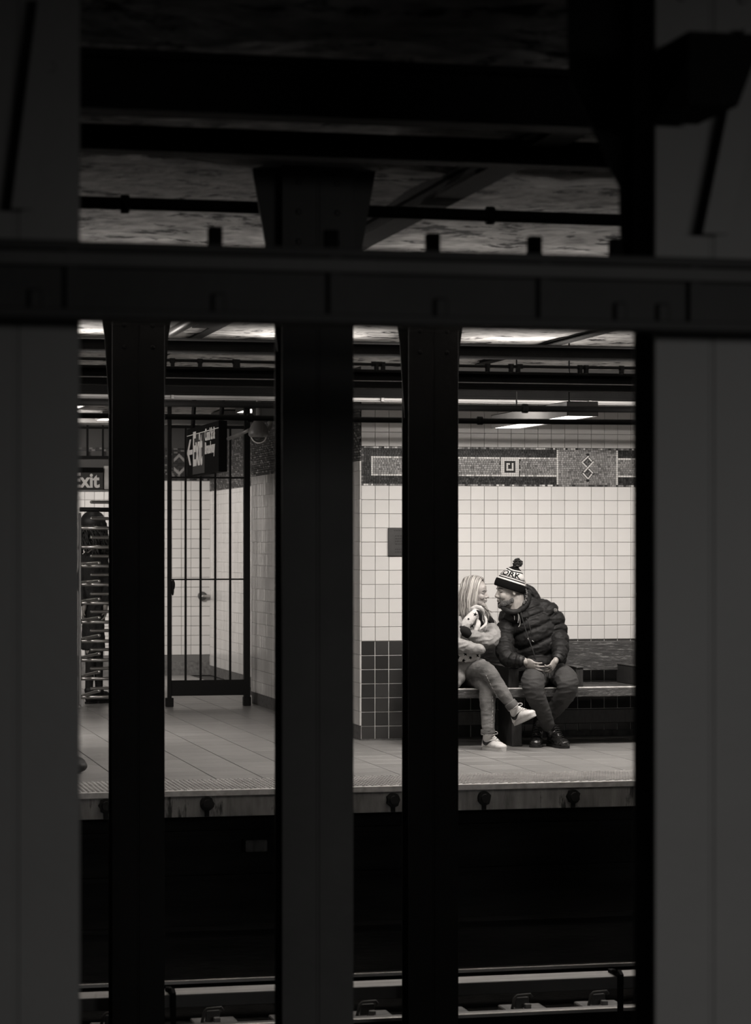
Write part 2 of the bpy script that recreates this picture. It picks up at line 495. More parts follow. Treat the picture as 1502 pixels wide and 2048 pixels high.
strips = [(1177,912.2,1162.6,925.6),(1163.8,924.6,1173.4,934.3),(1177,915.9,1183.2,922.8),(1186.8,923,1167.5,944.3),(1177,937.8,1185.7,946.8),(1165.4,946.2,1175.8,958),(1183.4,948,1175.8,958)]
offs = [(-2.8,-2.8),(-2.8,3),(2.8,-2.8),(0,0),(3,-2.8),(-2.8,2.8),(3,2.8)]
for (a1,b1,a2,b2), (ox, oy) in zip(strips, offs):
    if ox: strip_px(a1+ox, b1+oy, a2+ox, b2+oy, 0.011, MI['mid'], YW-0.0042)
for (a1,b1,a2,b2) in ((1176,920,1171,926),(1180,925,1174,931),(1173,925,1177,929),(1179,944,1175,949),(1172,947,1177,952)):
    strip_px(a1,b1,a2,b2, 0.010, MI['mid2'], YW-0.0042)
for a in strips: strip_px(*a, 0.0108, MI['light'], YW-0.0052)
for px_, py_ in ((1175.5, 909.5), (1175.2, 961)):
    c3 = PY(px_, py_, YW); mm.prism([(c3.x+0.014*math.cos(q_*math.pi/5), c3.z+0.012*math.sin(q_*math.pi/5)) for q_ in range(10)], YW-0.0048, YW+0.004, 'y', MI['black'])
mm.build('mosaic_band', mosm, wall_back, kind='stuff', label='grey mosaic frieze with a square key and two linked diamonds')

# --- corner block's side and the recessed corridor wall (tiles joined: seen edge-on)
def side_wall(name, X, y0, y1, ztop, z_base, rough_top):
    b = MB()
    b.box(X+0.004, X+0.2, y0+0.012, y1, 0, z_base, 1)
    b.box(X+0.004, X+0.2, y0+0.012, y1, z_base, ztop, 0)
    b.box(X+0.004, X+0.2, y0+0.012, y1, ztop, CEIL, 2)
    wl = b.build(name, [M['grout_light'], M['stone'], M['mos_grout']], kind='structure')
    tl = MB(); n = int((y1-y0)/T)
    z = z_base
    while z < ztop - 0.02:
        z1 = min(z + T, ztop)
        for i in range(n+1):
            ya, yb = y0+i*T, min(y0+(i+1)*T, y1)
            if yb - ya < 0.02: continue
            t = rnd.uniform(-0.0012, 0.0012)
            tl.add([(X+.006,ya+.0012,z+.0012),(X+.006,yb-.0012,z+.0012),(X+.006,yb-.0012,z1-.0012),(X+.006,ya+.0012,z1-.0012),
                    (X-.004+t,ya+.0012,z+.0012),(X-.004-t,yb-.0012,z+.0012),(X-.004-t,yb-.0012,z1-.0012),(X-.004+t,ya+.0012,z1-.0012)],
                   [(7,6,5,4),(4,5,1,0),(5,6,2,1),(6,7,3,2),(7,4,0,3)])
        z = z1
    tl.build('white_tiling', M['side_tile'], wl, kind='stuff')
    ms = MB(); z = ztop; 
    while z < ztop + rough_top:
        y = y0
        while y < y1:
            wd = rnd.uniform(0.03, 0.05)
            t = rnd.uniform(-0.0015, 0.0015)
            ms.add([(X+.005,y,z),(X+.005,y+wd-.003,z),(X+.005,y+wd-.003,z+.018),(X+.005,y,z+.018),
                    (X-.003+t,y,z+.001),(X-.003-t,y+wd-.003,z+.001),(X-.006-t,y+wd-.003,z+.017),(X-.006+t,y,z+.017)],
                   [(7,6,5,4),(4,5,1,0),(5,6,2,1),(6,7,3,2),(7,4,0,3)], rnd.choice([0,0,1,1,2]))
            y += wd
        z += 0.0215
    ms.build('mosaic_band', [M['mos_dark'], M['mos_dark2'], M['mos_mid2']], wl, kind='stuff')
    return wl
side_wall('wall_corner_return', XC, YW, YJOG, 2.19, 0.115, 0.5)
side_wall('wall_corridor_right', X2, YJOG+0.02, YFAR, 2.16, 0.115, 0.55)
j = MB(); j.box(XC+0.2, X2+0.2, YJOG-0.02, YJOG+0.1, 0, CEIL); j.build('wall_corridor_jog', M['grout_light'], kind='structure')

# --- wall at the end of the corridor
ZB_F = 0.17; TF = 0.1135
b = MB(); b.box(-4.5, X2+0.2, YFAR, YFAR+0.2, ZB_F, 2.28, 0); b.box(-4.5, X2+0.2, YFAR-0.005, YFAR+0.2, 0, ZB_F, 1)
b.box(-4.5, X2+0.2, YFAR, YFAR+0.2, 2.28, CEIL, 2)
wall_far = b.build('wall_far', [M['grout_brown'], M['stone'], M['mos_grout']], kind='structure')
tm_f = tile_mesh(TF-0.004, TF-0.004, 0.009, name='far_tile', m=M['far_tile'])
for i in range(15):
    for k in range(18):
        place(tm_f, 'far_tile', (X2 - (i+0.5)*TF, YFAR, ZB_F + 0.07 + (k+0.5)*TF), wall_far)
ms = MB()
for k in range(18):
    x = X2
    while x > X2 - 2.6:
        wd = rnd.uniform(0.03, 0.05)
        z = 2.29 + k*0.021
        ms.box(x-wd+.003, x, YFAR-0.006, YFAR+.002, z, z+.018, rnd.choice([0,0,1,2]))
        x -= wd
cx_ = XA(358, YFAR)
for zc, dr in ((ZA(914, 358, YFAR), 1), (ZA(944, 358, YFAR), -1)):
    for sx_ in (-1, 1):
        P = [(cx_, zc+dr*0.04), (cx_+sx_*0.06, zc-dr*0.02), (cx_+sx_*0.06, zc-dr*0.06), (cx_, zc)]
        ms.prism(P, YFAR-0.010, YFAR, 'y', 3)
ms.build('mosaic_band', [M['mos_dark'], M['mos_dark2'], M['mos_mid2'], M['mos_mid']], wall_far, kind='stuff')

# --- floor
fl = MB(); fl.box(XL, XR, YE+0.02, YFAR+0.2, -0.158, -0.012, 1); fl.box(XL, XR, YE, YE+0.02, -0.16, -0.008, 0)
floor = fl.build('floor', [M['concrete'], M['floor_joint']], kind='structure')
G = 0.311
tmf = MB(); tmf.cbox(-G/2+.0035, G/2-.0035, -G/2+.0035, G/2-.0035, -0.012, 0.0, 0.002)
me_floor = bpy.data.meshes.new('floor_tile'); me_floor.from_pydata(tmf.v, [], tmf.f); me_floor.materials.append(M['floor']); me_floor.update()
x_j = PZ(400, 1456, 0).x        # one measured joint
YT = PZ(750, 1552.5, 0).y       # inner edge of the tactile strip
rest = MB(); cnt = 0
i0 = int((XL - x_j)/G); cells = []
for i in range(i0, int((XR-x_j)/G)+1):
    for k in range(0, 48):
        cx2, cy2 = x_j + (i+0.5)*G, YT + (k+0.5)*G
        if cy2 > YFAR: continue
        if cx2 > XC + 0.1 and cy2 > YW + 0.1: continue
        D = cx2*SA + cy2*CA; px = CX + F*(cx2*CA - cy2*SA)/D
        vis = (150 < px < 560 or 700 < px < 1290)
        cells.append((0 if vis else 1, D, cx2, cy2))
cells.sort()
for n_, (v_, D, cx2, cy2) in enumerate(cells):
    if n_ < 295: place(me_floor, 'floor_tile', (cx2, cy2, rnd.uniform(-0.0008, 0)), floor)
    else: rest.add([(v.co.x+cx2, v.co.y+cy2, v.co.z) for v in me_floor.vertices], [tuple(p.vertices) for p in me_floor.polygons])
rest.build('floor_tiling', M['floor'], floor, kind='stuff')

# --- tactile strip with truncated domes
ts = MB(); ts.box(XL, XR, YE+0.03, YT-0.003, -0.012, 0.002, 0)
ts.box(XL, XR, YE-0.012, YE+0.03, -0.03, 0.004, 1)
PT = 0.060
nx = int((XR-XL)/PT); ny = int((YT-YE-0.05)/(PT/1.0))
for i in range(nx):
    for k in range(ny*2):
        x = XL + (i + 0.5*(k % 2))*PT; y = YE + 0.05 + k*PT*0.5 + 0.01
        if y > YT-0.02: continue
        D = x*SA + y*CA; px = CX + F*(x*CA - y*SA)/D
        if not -200 < px < 2100: continue
        n = 7; vs_ = [(x+r*math.cos(2*math.pi*q/n), y+r*math.sin(2*math.pi*q/n), z) for r, z in ((0.0135,0.002),(0.0085,0.010)) for q in range(n)]
        ts.add(vs_, [(q,(q+1)%n,n+(q+1)%n,n+q) for q in range(n)] + [tuple(range(n,2*n))], 0)
ts.build('tactile_strip', [M['tactile'], M['tactile_edge']], floor, kind='stuff', label='dotted warning strip with a pale worn edge')

# --- below the platform
b = MB(); b.box(XL-3, XR+3, YE+0.75, YE+0.95, -1.35, -0.16)
for z in (-0.33, -0.62, -0.95): b.box(XL-3, XR+3, YE+0.70, YE+0.76, z-0.03, z)
b.build('wall_under_platform', M['soot'], kind='structure')
b = MB(); b.box(XL-3, XR+3, 0.5, YE+0.95, -1.45, -1.35); b.build('trackbed_floor', M['trackbed'], kind='structure')
for k, px in enumerate((211, 413, 599, 785, 967, 1145, 1318)):
    c = PY(px, 1600 - 0.02*(px-751), YE)
    b = MB()
    n = 14; ring = [(c.x + 0.042*math.cos(2*math.pi*q/n)*(1+0.12*math.sin(3*q+k)), c.z + 0.046*math.sin(2*math.pi*q/n)) for q in range(n)]
    b.prism(ring, YE-0.035, YE+0.02, 'y')
    ring = [(c.x + 0.026*math.cos(2*math.pi*q/n), c.z + 0.028*math.sin(2*math.pi*q/n)) for q in range(n)]
    b.prism(ring, YE-0.055, YE-0.03, 'y')
    b.box(c.x-0.012, c.x+0.016, YE-0.01, YE+0.01, -0.158, c.z)
    o = b.build('edge_bumper', M['black_hole'])
    where = ['beside the leftmost thin column', 'under the barred gate', 'behind the wide central column', 'behind the second thin column',
             "below the woman's grounded shoe", "below the man's boots", 'behind the rightmost near column'][k]
    tag(o, 'black round rubber bumper on the platform edge face, ' + where, 'bumper', 'bumpers along the platform edge')
bx = PY(510, 1690, YE+0.66)
b = MB(); b.cbox(bx.x-0.072, bx.x+0.072, YE+0.60, YE+0.72, bx.z-0.038, bx.z+0.038, 0.006); b.cbox(bx.x-0.062, bx.x+0.05, YE+0.595, YE+0.61, bx.z-0.030, bx.z+0.028, 0.004)
tag(b.build('junction_box', M['concrete']), 'small grey box on the dark wall below the platform', 'box')

# --- ceiling
b = MB()
nx_, ny_ = 110, 150
x0, x1, y0, y1 = -3.5, 9.5, 0.5, YFAR+0.2
vs_, fs_ = [], []
for j_ in range(ny_+1):
    for i_ in range(nx_+1):
        x = x0+(x1-x0)*i_/nx_; y = y0+(y1-y0)*j_/ny_
        zz = CEIL + (0.022*noise.noise(Vector((x*1.6, y*2.6, 0))) + 0.012*noise.noise(Vector((x*5, y*9, 3))) if y < YW else 0.0)
        vs_.append((x, y, zz))
for j_ in range(ny_):
    for i_ in range(nx_):
        a = j_*(nx_+1)+i_
        fs_.append((a, a+nx_+1, a+nx_+2, a+1))
b.add(vs_, fs_, 0, True)
b.build('ceiling', M['ceiling'], kind='structure')
b = MB(); b.box(-3.5, 9.5, 0.5, YFAR+0.2, CEIL+0.05, CEIL+0.2); b.build('ceiling_slab', M['soot'], kind='structure')
b = MB(); b.box(-4.6, -4.5, YE, YFAR+0.2, -0.16, CEIL+0.1); b.build('wall_corridor_left', M['soot'], kind='structure')

# cross ribs under the ceiling, running away over the tracks
def rib(px, py, y0, y1, w_, h, label, m='steel_black'):
    p = PZ(px, py, CEIL-h)
    b = MB(); b.box(p.x-w_/2, p.x+w_/2, y0, y1, CEIL-h*0.25, CEIL+0.06); b.box(p.x-w_*0.5-0.02, p.x+w_*0.5+0.02, y0, y1, CEIL-h, CEIL-h*0.8)
    b.box(p.x-0.01, p.x+0.01, y0, y1, CEIL-h*0.8, CEIL-h*0.25)
    return tag(b.build('cross_beam', M[m]), label, 'beam')
rib(742, 478, 7.6, 15.0, 0.08, 0.085, 'narrow steel cross beam with a bright lower edge above the central column gap')
rib(1180, 672, 13.4, 18.3, 0.05, 0.03, 'thin dark cross rib on the lit ceiling at upper right')
rib(425, 660, 13.2, 18.3, 0.035, 0.02, 'thin dark cross rib on the lit ceiling left of the wide column')
b = MB(); p = PZ(352, 660, CEIL-0.05); b.tube([(p.x, 13.2, CEIL-0.05), (p.x, 15.8, CEIL-0.05), (p.x, 18.3, CEIL-0.05)], 0.03, 12)
tag(b.build('ceiling_pipe', M['plastic']), 'grey pipe running under the lit ceiling beside the left thin column', 'pipe')
# ---------------------------------------------------------------- steel columns between the tracks
def column(cx, y, w_, m, label, group, ztop=CEIL, flare=None):
    t = Thing('steel_column', (cx, y+0.075, -1.35), label, 'column', group)
    d, th, g = 0.15, 0.011, 0.005
    for side, y0_ in (('front', y), ('back', y+d-th)):
        for s_ in (-1, 1):
            b = MB(); xa, xb = sorted((cx+s_*g, cx+s_*w_/2))
            b.cbox(xa, xb, y0_, y0_+th, -1.35, ztop, 0.002)
            xa, xb = sorted((cx+s_*g, cx+s_*(g+0.01)))
            if side == 'front': b.box(xa, xb, y0_+th, y0_+0.07, -1.35, ztop)
            else: b.box(xa, xb, y0_-0.06, y0_, -1.35, ztop)
            t.part(b, 'flange_plate', M[m])
    b = MB(); b.box(cx-g+0.0005, cx+g-0.0005, y+0.002, y+d-0.002, -1.35, ztop); t.part(b, 'web_plate', M[m])
    b = MB()
    z = -1.2
    while z < ztop:
        if z < -1.0 or z > 0.7*ztop + 0.45:
            for s_ in (-1, 1): b.ell((cx+s_*w_*0.27, y, z), (0.012, 0.006, 0.012), n=8, m=6)
        z += 0.11
    t.part(b, 'rivet', M[m], kind='stuff')
    if flare:
        z0, z1, a0, a1 = flare
        for s_ in (-1, 1):
            b = MB()
            b.prism([(cx+s_*w_*0.42, z0), (cx+s_*(w_/2+0.004), z0), (cx+s_*(w_/2+a0), z0+(z1-z0)*0.55), (cx+s_*(w_/2+a1), z1), (cx+s_*w_*0.42, z1)], y+0.07, y+0.082)
            t.part(b, 'gusset_plate', M[m])
    return t
PITCH = 1.5555
W_ = 0.27
for k, (px, lab) in enumerate(((32, 'nearest grey steel column filling the left edge of the view'),
                              (1424, 'nearest grey steel column filling the right edge of the view'))):
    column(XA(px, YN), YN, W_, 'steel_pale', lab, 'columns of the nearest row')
xm = XA(636, YM)
for k, lab in ((0, 'wide blurred steel column in the centre of the view'),
               (-1, 'second-row steel column hidden behind the left near column'), (1, 'second-row steel column hidden behind the right near column')):
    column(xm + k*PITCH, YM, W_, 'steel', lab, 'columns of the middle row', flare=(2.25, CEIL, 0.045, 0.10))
xf = XA(277, YF)
for k, lab in ((0, 'dark thin column left of the barred gate, in front of the far platform'),
               (1, 'dark thin column just left of the seated woman'),
               (-1, 'third-row dark column hidden behind the left near column'), (2, 'third-row dark column hidden behind the right near column')):
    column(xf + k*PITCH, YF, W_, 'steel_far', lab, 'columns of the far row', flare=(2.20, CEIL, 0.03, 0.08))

# ---------------------------------------------------------------- longitudinal steel and pipes
def zat(py, Y, px=751): return ZA(py, px, Y)
def long_beam(name, Y, pytop, pybot, depth, m, label, lips=True, x0=-3.2, x1=9.3, cat='beam', stiff=(), wp_=0.45):
    z1, z0 = zat(pytop, Y), zat(pybot, Y)
    t = Thing(name, (x0, Y, z0), label, cat)
    b = MB(); h = z1-z0; lip = min(0.02, h*0.16)
    b.box(x0, x1, Y+depth*wp_, Y+depth*(wp_+0.1), z0+lip, z1-lip); t.part(b, 'web', M[m])
    b = MB(); b.cbox(x0, x1, Y, Y+depth, z0, z0+lip, 0.002); t.part(b, 'bottom_flange', M[m])
    b = MB(); b.cbox(x0, x1, Y, Y+depth, z1-lip, z1, 0.002); t.part(b, 'top_flange', M[m])
    for px in stiff:
        x = XA(px, Y); b = MB(); b.box(x-0.012, x+0.012, Y+0.002, Y+depth*wp_, z0+lip, z1-lip); t.part(b, 'stiffener', M[m])
    return t
def pipe(Y, py, r, m, label, name='conduit', x0=-3.2, x1=9.3, clamps=(), cl_r=1.5):
    z = zat(py, Y)
    t = Thing(name, (x0, Y, z), label, 'pipe')
    b = MB(); n = 16
    b.tube([(x0+(x1-x0)*i/n, Y, z + 0.003*math.sin(i*1.3)) for i in range(n+1)], r, 10); t.part(b, 'pipe_run', M[m])
    for px in clamps:
        x = XA(px, Y); b = MB(); b.tube([(x-0.015, Y, z), (x+0.015, Y, z)], r*cl_r, 10); t.part(b, 'clamp', M[m])
    return t
# the blurred beam right across the foreground
YB = 5.10
t = long_beam('cross_girder', YB, 497, 648, 0.10, 'steel_beam', 'blurred dark riveted beam crossing the whole view above the columns',
              stiff=(145, 672, 1092, 1392), x0=-1.5, x1=5.5, wp_=0.18)
b = MB(); b.cbox(-1.5, 5.5, YB-0.012, YB+0.02, zat(548, YB), zat(520, YB), 0.003); t.part(b, 'cover_strip', M['steel'])
b = MB()
for px in (72, 440, 885, 1245, 1330): 
    x = XA(px, YB); b.cbox(x-0.014, x+0.014, YB+0.006, YB+0.02, zat(632, YB), zat(592, YB), 0.004)
t.part(b, 'bracket', M['steel_beam'], kind='stuff')
for k, px in enumerate((432, 664, 868, 1072, 1236)):
    Y = 6.3; x = XA(px, Y); b = MB(); b.cbox(x-0.018, x+0.018, Y, Y+0.03, zat(520, Y), zat(462, Y), 0.003); b.cbox(x-0.028, x+0.028, Y, Y+0.04, zat(540, Y), zat(512, Y), 0.003)
    tag(b.build('hanger_post', M['steel_black']), 'short blurred post standing on the cross beam, ' + ['leftmost of five', 'second from the left', 'third from the left', 'fourth from the left', 'rightmost of five'][k], 'post', 'posts on the cross beam')
b = MB(); Y = 6.3; b.cbox(-1, 5.5, Y, Y+0.05, zat(556, Y), zat(516, Y), 0.004)
tag(b.build('post_rail', M['steel_black']), 'black rail behind the cross beam carrying the short posts', 'rail')
pipe(9.4, 424, 0.024, 'steel_black', 'black pipe close under the ceiling, lowest of the overhead runs above the cross beam', clamps=(250, 560, 980))
long_beam('ceiling_beam', 8.0, 268, 318, 0.10, 'steel_black', 'black steel channel under the ceiling, middle of the overhead runs')
long_beam('ceiling_beam', 6.9, 120, 238, 0.12, 'steel_black', 'deep black beam under the ceiling, uppermost of the overhead runs')
pipe(7.5, 250, 0.006, 'steel_black', 'thin cable under the ceiling just above the black channel', name='cable')
# knee plates on the near columns above the beam
for px, s_, lab in ((1424, -1, 'dark gusset plate leaning off the right near column above the beam'), (32, 1, 'dark gusset plate above the left near column')):
    cx2 = XA(px, YN); b = MB()
    zz = zat(500, YN)
    if s_ < 0: P = [(cx2-W_/2+0.02, zz), (cx2-W_/2-0.025, zz), (cx2-W_/2-0.03, zz+0.18), (cx2-W_/2-0.15, zz+0.42), (cx2-W_/2-0.16, CEIL), (cx2-W_/2+0.02, CEIL)]
    else: P = [(cx2+W_/2-0.02, zz+0.12), (cx2+W_/2+0.002, zz+0.12), (cx2+W_/2+0.012, CEIL), (cx2+W_/2-0.02, CEIL)]
    b.prism(P, YN+0.15, YN+0.165)
    tag(b.build('gusset_plate', M['steel_black']), lab, 'plate')
b = MB(); c0, c1 = PY(1425, 470, YN-0.03), PY(1500, 60, YN-0.03)
b.prism([(c0.x-0.03, c0.z), (c0.x+0.03, c0.z), (c1.x+0.05, c1.z), (c1.x-0.02, c1.z)], YN-0.05, YN-0.035)
tag(b.build('diagonal_brace', M['steel_pale']), 'grey diagonal brace on the right near column above the beam', 'brace')
b = MB(); c0, c1 = PY(42, 420, YN-0.03), PY(95, 0, YN-0.03)
b.prism([(c0.x-0.022, c0.z), (c0.x+0.022, c0.z), (c1.x+0.022, c1.z), (c1.x-0.022, c1.z)], YN-0.05, YN-0.035)
tag(b.build('diagonal_brace', M['steel_pale']), 'grey diagonal brace on the left near column above the beam', 'brace')
b = MB(); c0, c1 = PY(1302, 245, YN-0.06), PY(1447, 112, YN-0.06)
b.prism([(c0.x, c0.z), (c1.x-0.06, c0.z), (c1.x, c1.z), (c0.x, c1.z)], YN-0.30, YN-0.055)
tag(b.build('beam_stub', M['steel_black']), 'black beam end bolted to the right near column near the top of the view', 'beam')

# far track side
long_beam('edge_girder', 13.2, 683, 713, 0.06, 'steel_black', 'dark beam below the lit ceiling, spanning behind the far columns')
t = pipe(13.9, 728, 0.009, 'steel_black', 'thin dark pipe with black clamps against the lit ceiling', clamps=(345, 400, 470, 975, 1022, 1040, 1160, 1172, 1243, 760, 748), cl_r=1.6)
b = MB()
for px in (345, 400, 470, 476, 753, 766, 975, 1022, 1036, 1160, 1172, 1243):
    x = XA(px, 13.9); b.box(x-0.009, x+0.009, 13.88, 13.92, zat(740, 13.9), zat(724, 13.9))
t.part(b, 'hanger', M['steel_black'], kind='stuff')
long_beam('edge_girder', 14.3, 739, 776, 0.12, 'steel_black', 'black girder over the platform edge with a fine pale line along it')
b = MB(); z = zat(762, 14.28); b.box(-3.2, 9.3, 14.28, 14.285, z-0.0025, z+0.0025)
tag(b.build('cable', M['raceway']), 'fine pale cable along the girder over the platform edge', 'cable')
long_beam('wall_girder', 17.95, 744, 795, 0.14, 'steel_black', 'dark grey girder above the platform carrying the pale raceway')
t = Thing('raceway', (-3.2, 17.9, zat(798, 17.9)), 'pale metal raceway catching light along the girder above the platform', 'raceway')
b = MB(); b.cbox(-3.2, 9.3, 17.88, 17.95, zat(802, 17.9), zat(796, 17.9), 0.003); t.part(b, 'channel', M['raceway'])
b = MB(); b.cbox(-3.2, 9.3, 17.86, 17.90, zat(804.5, 17.9), zat(802.5, 17.9), 0.001); t.part(b, 'lower_lip', M['plastic'])
for px in (345, 765, 1180):
    x = XA(px, 17.86); b = MB(); b.cbox(x-0.012, x+0.012, 17.85, 17.9, zat(804, 17.9), zat(796, 17.9), 0.002); t.part(b, 'clip', M['raceway'])
pipe(13.4, 813, 0.0175, 'steel_black', 'upper of two black conduits crossing just above the hanging sign', clamps=(690, 1050))
pipe(13.45, 839, 0.0155, 'steel_black', 'lower of two black conduits crossing just above the hanging sign', clamps=(500, 960))

# ---------------------------------------------------------------- track
ZR = -1.10
Yr2 = PZ(751, 1943, ZR).y; Yr1 = PZ(751, 2033, ZR).y
def rail_obj(Y, label):
    t = Thing('running_rail', (2, Y, ZR-0.14), label, 'rail', 'rails of the far track')
    b = MB(); b.cbox(-4, 10, Y-0.033, Y+0.033, ZR-0.03, ZR, 0.006); t.part(b, 'rail_head', M['rail'])
    b = MB(); b.box(-4, 10, Y-0.009, Y+0.009, ZR-0.125, ZR-0.03); b.prism([(Y-0.07, ZR-0.14), (Y+0.07, ZR-0.14), (Y+0.02, ZR-0.118), (Y-0.02, ZR-0.118)], -4, 10, 'x')
    t.part(b, 'rail_foot', M['steel_black'])
    return t
near_rail = rail_obj(Yr1, 'near running rail of the far track, thin bright line at the bottom of the view')
rail_obj(Yr2, 'far running rail of the track, thin line under the platform')
b = MB(); n = 0
ys = Yr1 + 0.32
YBd = Yr1 - 0.55
zb = EYE - (1974-HY)/F * (YBd/ (CA))
t = Thing('protection_board', (2, YBd, zb-0.02), 'long pale protection board over the third rail, crossing the bottom of the view', 'board')
b = MB(); b.cbox(-4, 10, YBd-0.05, YBd+0.15, zb-0.012, zb+0.010, 0.004); t.part(b, 'plank', M['board'])
b = MB(); b.cbox(-4, 10, YBd-0.06, YBd-0.045, zb-0.055, zb+0.012, 0.003); t.part(b, 'side_strip', M['steel'])
for k, px in enumerate((342, 1232, 792-590+590*0+0)):
    if k == 2: continue
    x = XA(px, YBd); b = MB()
    b.box(x-0.014, x+0.014, YBd-0.085, YBd-0.062, -1.35, zb+0.02); b.box(x-0.014, x+0.014, YBd-0.08, YBd+0.10, zb+0.012, zb+0.030)
    b.prism([(YBd-0.062, zb-0.02), (YBd-0.10, zb-0.03), (YBd-0.10, zb+0.03), (YBd-0.06, zb+0.05), (YBd-0.0, zb+0.035)], x-0.01, x+0.01, 'x')
    b.ell((x-0.02, YBd-0.02, zb+0.035), (0.016,0.016,0.014), n=8, m=6)
    t.part(b, 'bracket', M['steel_black'])
for k, px in enumerate((230, 432, 590, 742, 896, 1052, 1205, 1360)):
    x = XA(px, Yr1+0.15)
    t = near_rail
    yk = Yr1+0.10
    b = MB(); b.cbox(x-0.12, x+0.13, yk-0.03, yk+0.22, -1.35, ZR-0.025, 0.006); tp = t.part(b, 'tie_plate', M['clip'])
    b = MB(); b.tube([(x-0.075, yk+0.08, ZR-0.03), (x-0.060, yk+0.08, ZR+0.035), (x-0.045, yk+0.08, ZR+0.048), (x+0.035, yk+0.08, ZR+0.052), (x+0.045, yk+0.08, ZR+0.035)], 0.009, 8)
    b.cbox(x-0.05, x+0.03, yk+0.09, yk+0.13, ZR-0.03, ZR+0.035, 0.004); t.part(b, 'spring_clip', M['steel'], tp)
    b = MB(); b.cbox(x-0.018, x+0.018, yk+0.0, yk+0.035, ZR-0.03, ZR+0.012, 0.004); b.cbox(x-0.026, x+0.026, yk-0.01, yk+0.045, ZR-0.03, ZR-0.015, 0.003); t.part(b, 'bolt', M['clip'], tp)
# ---------------------------------------------------------------- lamps
def lamp_box(cx, y0, y1, w_, z0, z1, label, hot=True):
    t = Thing('ceiling_lamp', (cx, (y0+y1)/2, z1), label, 'lamp', 'fluorescent lamps over the platform')
    b = MB()
    b.box(cx-w_/2, cx-w_/2+0.004, y0, y1, z0, z1); b.box(cx+w_/2-0.004, cx+w_/2, y0, y1, z0, z1)
    b.box(cx-w_/2, cx+w_/2, y0, y0+0.004, z0, z1); b.box(cx-w_/2, cx+w_/2, y1-0.004, y1, z0, z1); b.box(cx-w_/2, cx+w_/2, y0, y1, z1-0.004, z1)
    t.part(b, 'housing', M['hood'])
    b = MB(); b.box(cx-w_/2+0.012, cx+w_/2-0.012, y0+0.012, y1-0.012, z0+0.004, z0+0.010); t.part(b, 'diffuser', M['lamp_hot' if hot else 'lamp'])
    return t
zf = 2.40
L0, U0, R0 = PZ(962, 857, zf), PZ(1134, 832, zf), PZ(1201, 832, zf)
lamp_x = (U0.x+R0.x)/2
t = lamp_box(lamp_x, U0.y, L0.y, R0.x-U0.x, zf, zf+0.10, 'long grey box lamp slung above the seated couple, its underside glowing')
b = MB()
for yy in (U0.y+0.3, L0.y-0.3): b.tube([(lamp_x, yy, zf+0.1), (lamp_x, yy, CEIL)], 0.006, 6)
t.part(b, 'hanger_rod', M['bar'], kind='stuff')
for k, (pts, lab) in enumerate((((468, 551, 826, 819), 'flat glowing ceiling lamp right of the hanging sign'), ((420, 480, 839.5, 834.5), 'flat glowing ceiling lamp behind the hanging sign'),
                                ((178, 235, 846, 836), 'glowing ceiling lamp above the turnstile'), ((130, 172, 817, 812), 'small bright ceiling lamp at the far left edge'))):
    a, c = PZ(pts[0], pts[2], 2.85), PZ(pts[1], pts[3], 2.85)
    d_ = PZ(pts[0]+ (30), pts[3], 2.85)
    lamp_box((a.x+c.x)/2, c.y, a.y, abs(c.x-a.x)*0.9, 2.85, 2.92, lab, hot=k != 2)

# corridor ceiling joists
for k, (py, h) in enumerate(((812, 0.10), (848, 0.10))):
    Y = PZ(420, py, CEIL-h).y
    b = MB(); b.box(-4.4, X2, Y, Y+0.12, CEIL-h, CEIL+0.03); tag(b.build('ceiling_joist', M['steel']), ['nearer', 'farther'][k] + ' grey joist across the corridor ceiling behind the sign', 'beam')

# ---------------------------------------------------------------- hanging exit sign (its face looks along the platform)
Xs = PX(437, 900, 0).x if False else None
D_r = 21.3
def at_depth(px, py, D):
    d = ray(px, py); return Vector((d.x*D, d.y*D, EYE + d.z*D))
sr_t, sr_b = at_depth(437, 841, D_r), at_depth(437, 943, D_r)
Xs = sr_t.x; ys0 = sr_t.y
ys1 = PX(374, 1090, Xs).y
zs0, zs1 = sr_b.z, sr_t.z
t = Thing('exit_sign', (Xs+0.04, (ys0+ys1)/2, zs0), 'hanging black sign reading Exit Canal St & Broadway with a left arrow', 'sign')
b = MB(); b.cbox(Xs, Xs+0.075, ys0, ys1, zs0, zs1, 0.003); t.part(b, 'sign_panel', M['sign_black'])
sl = ys1-ys0; sh = zs1-zs0
b = MB(); b.box(Xs-0.002, Xs+0.001, ys0, ys1, zs1-sh*0.15, zs1-sh*0.135); t.part(b, 'white_stripe', M['sign_white'])
b = MB(); b.box(Xs-0.003, Xs+0.001, ys1-sl*0.58, ys1-sl*0.20, zs0+0.01, zs1-sh*0.16); t.part(b, 'red_panel', M['sign_red'], label='paler red panel behind the word Exit')
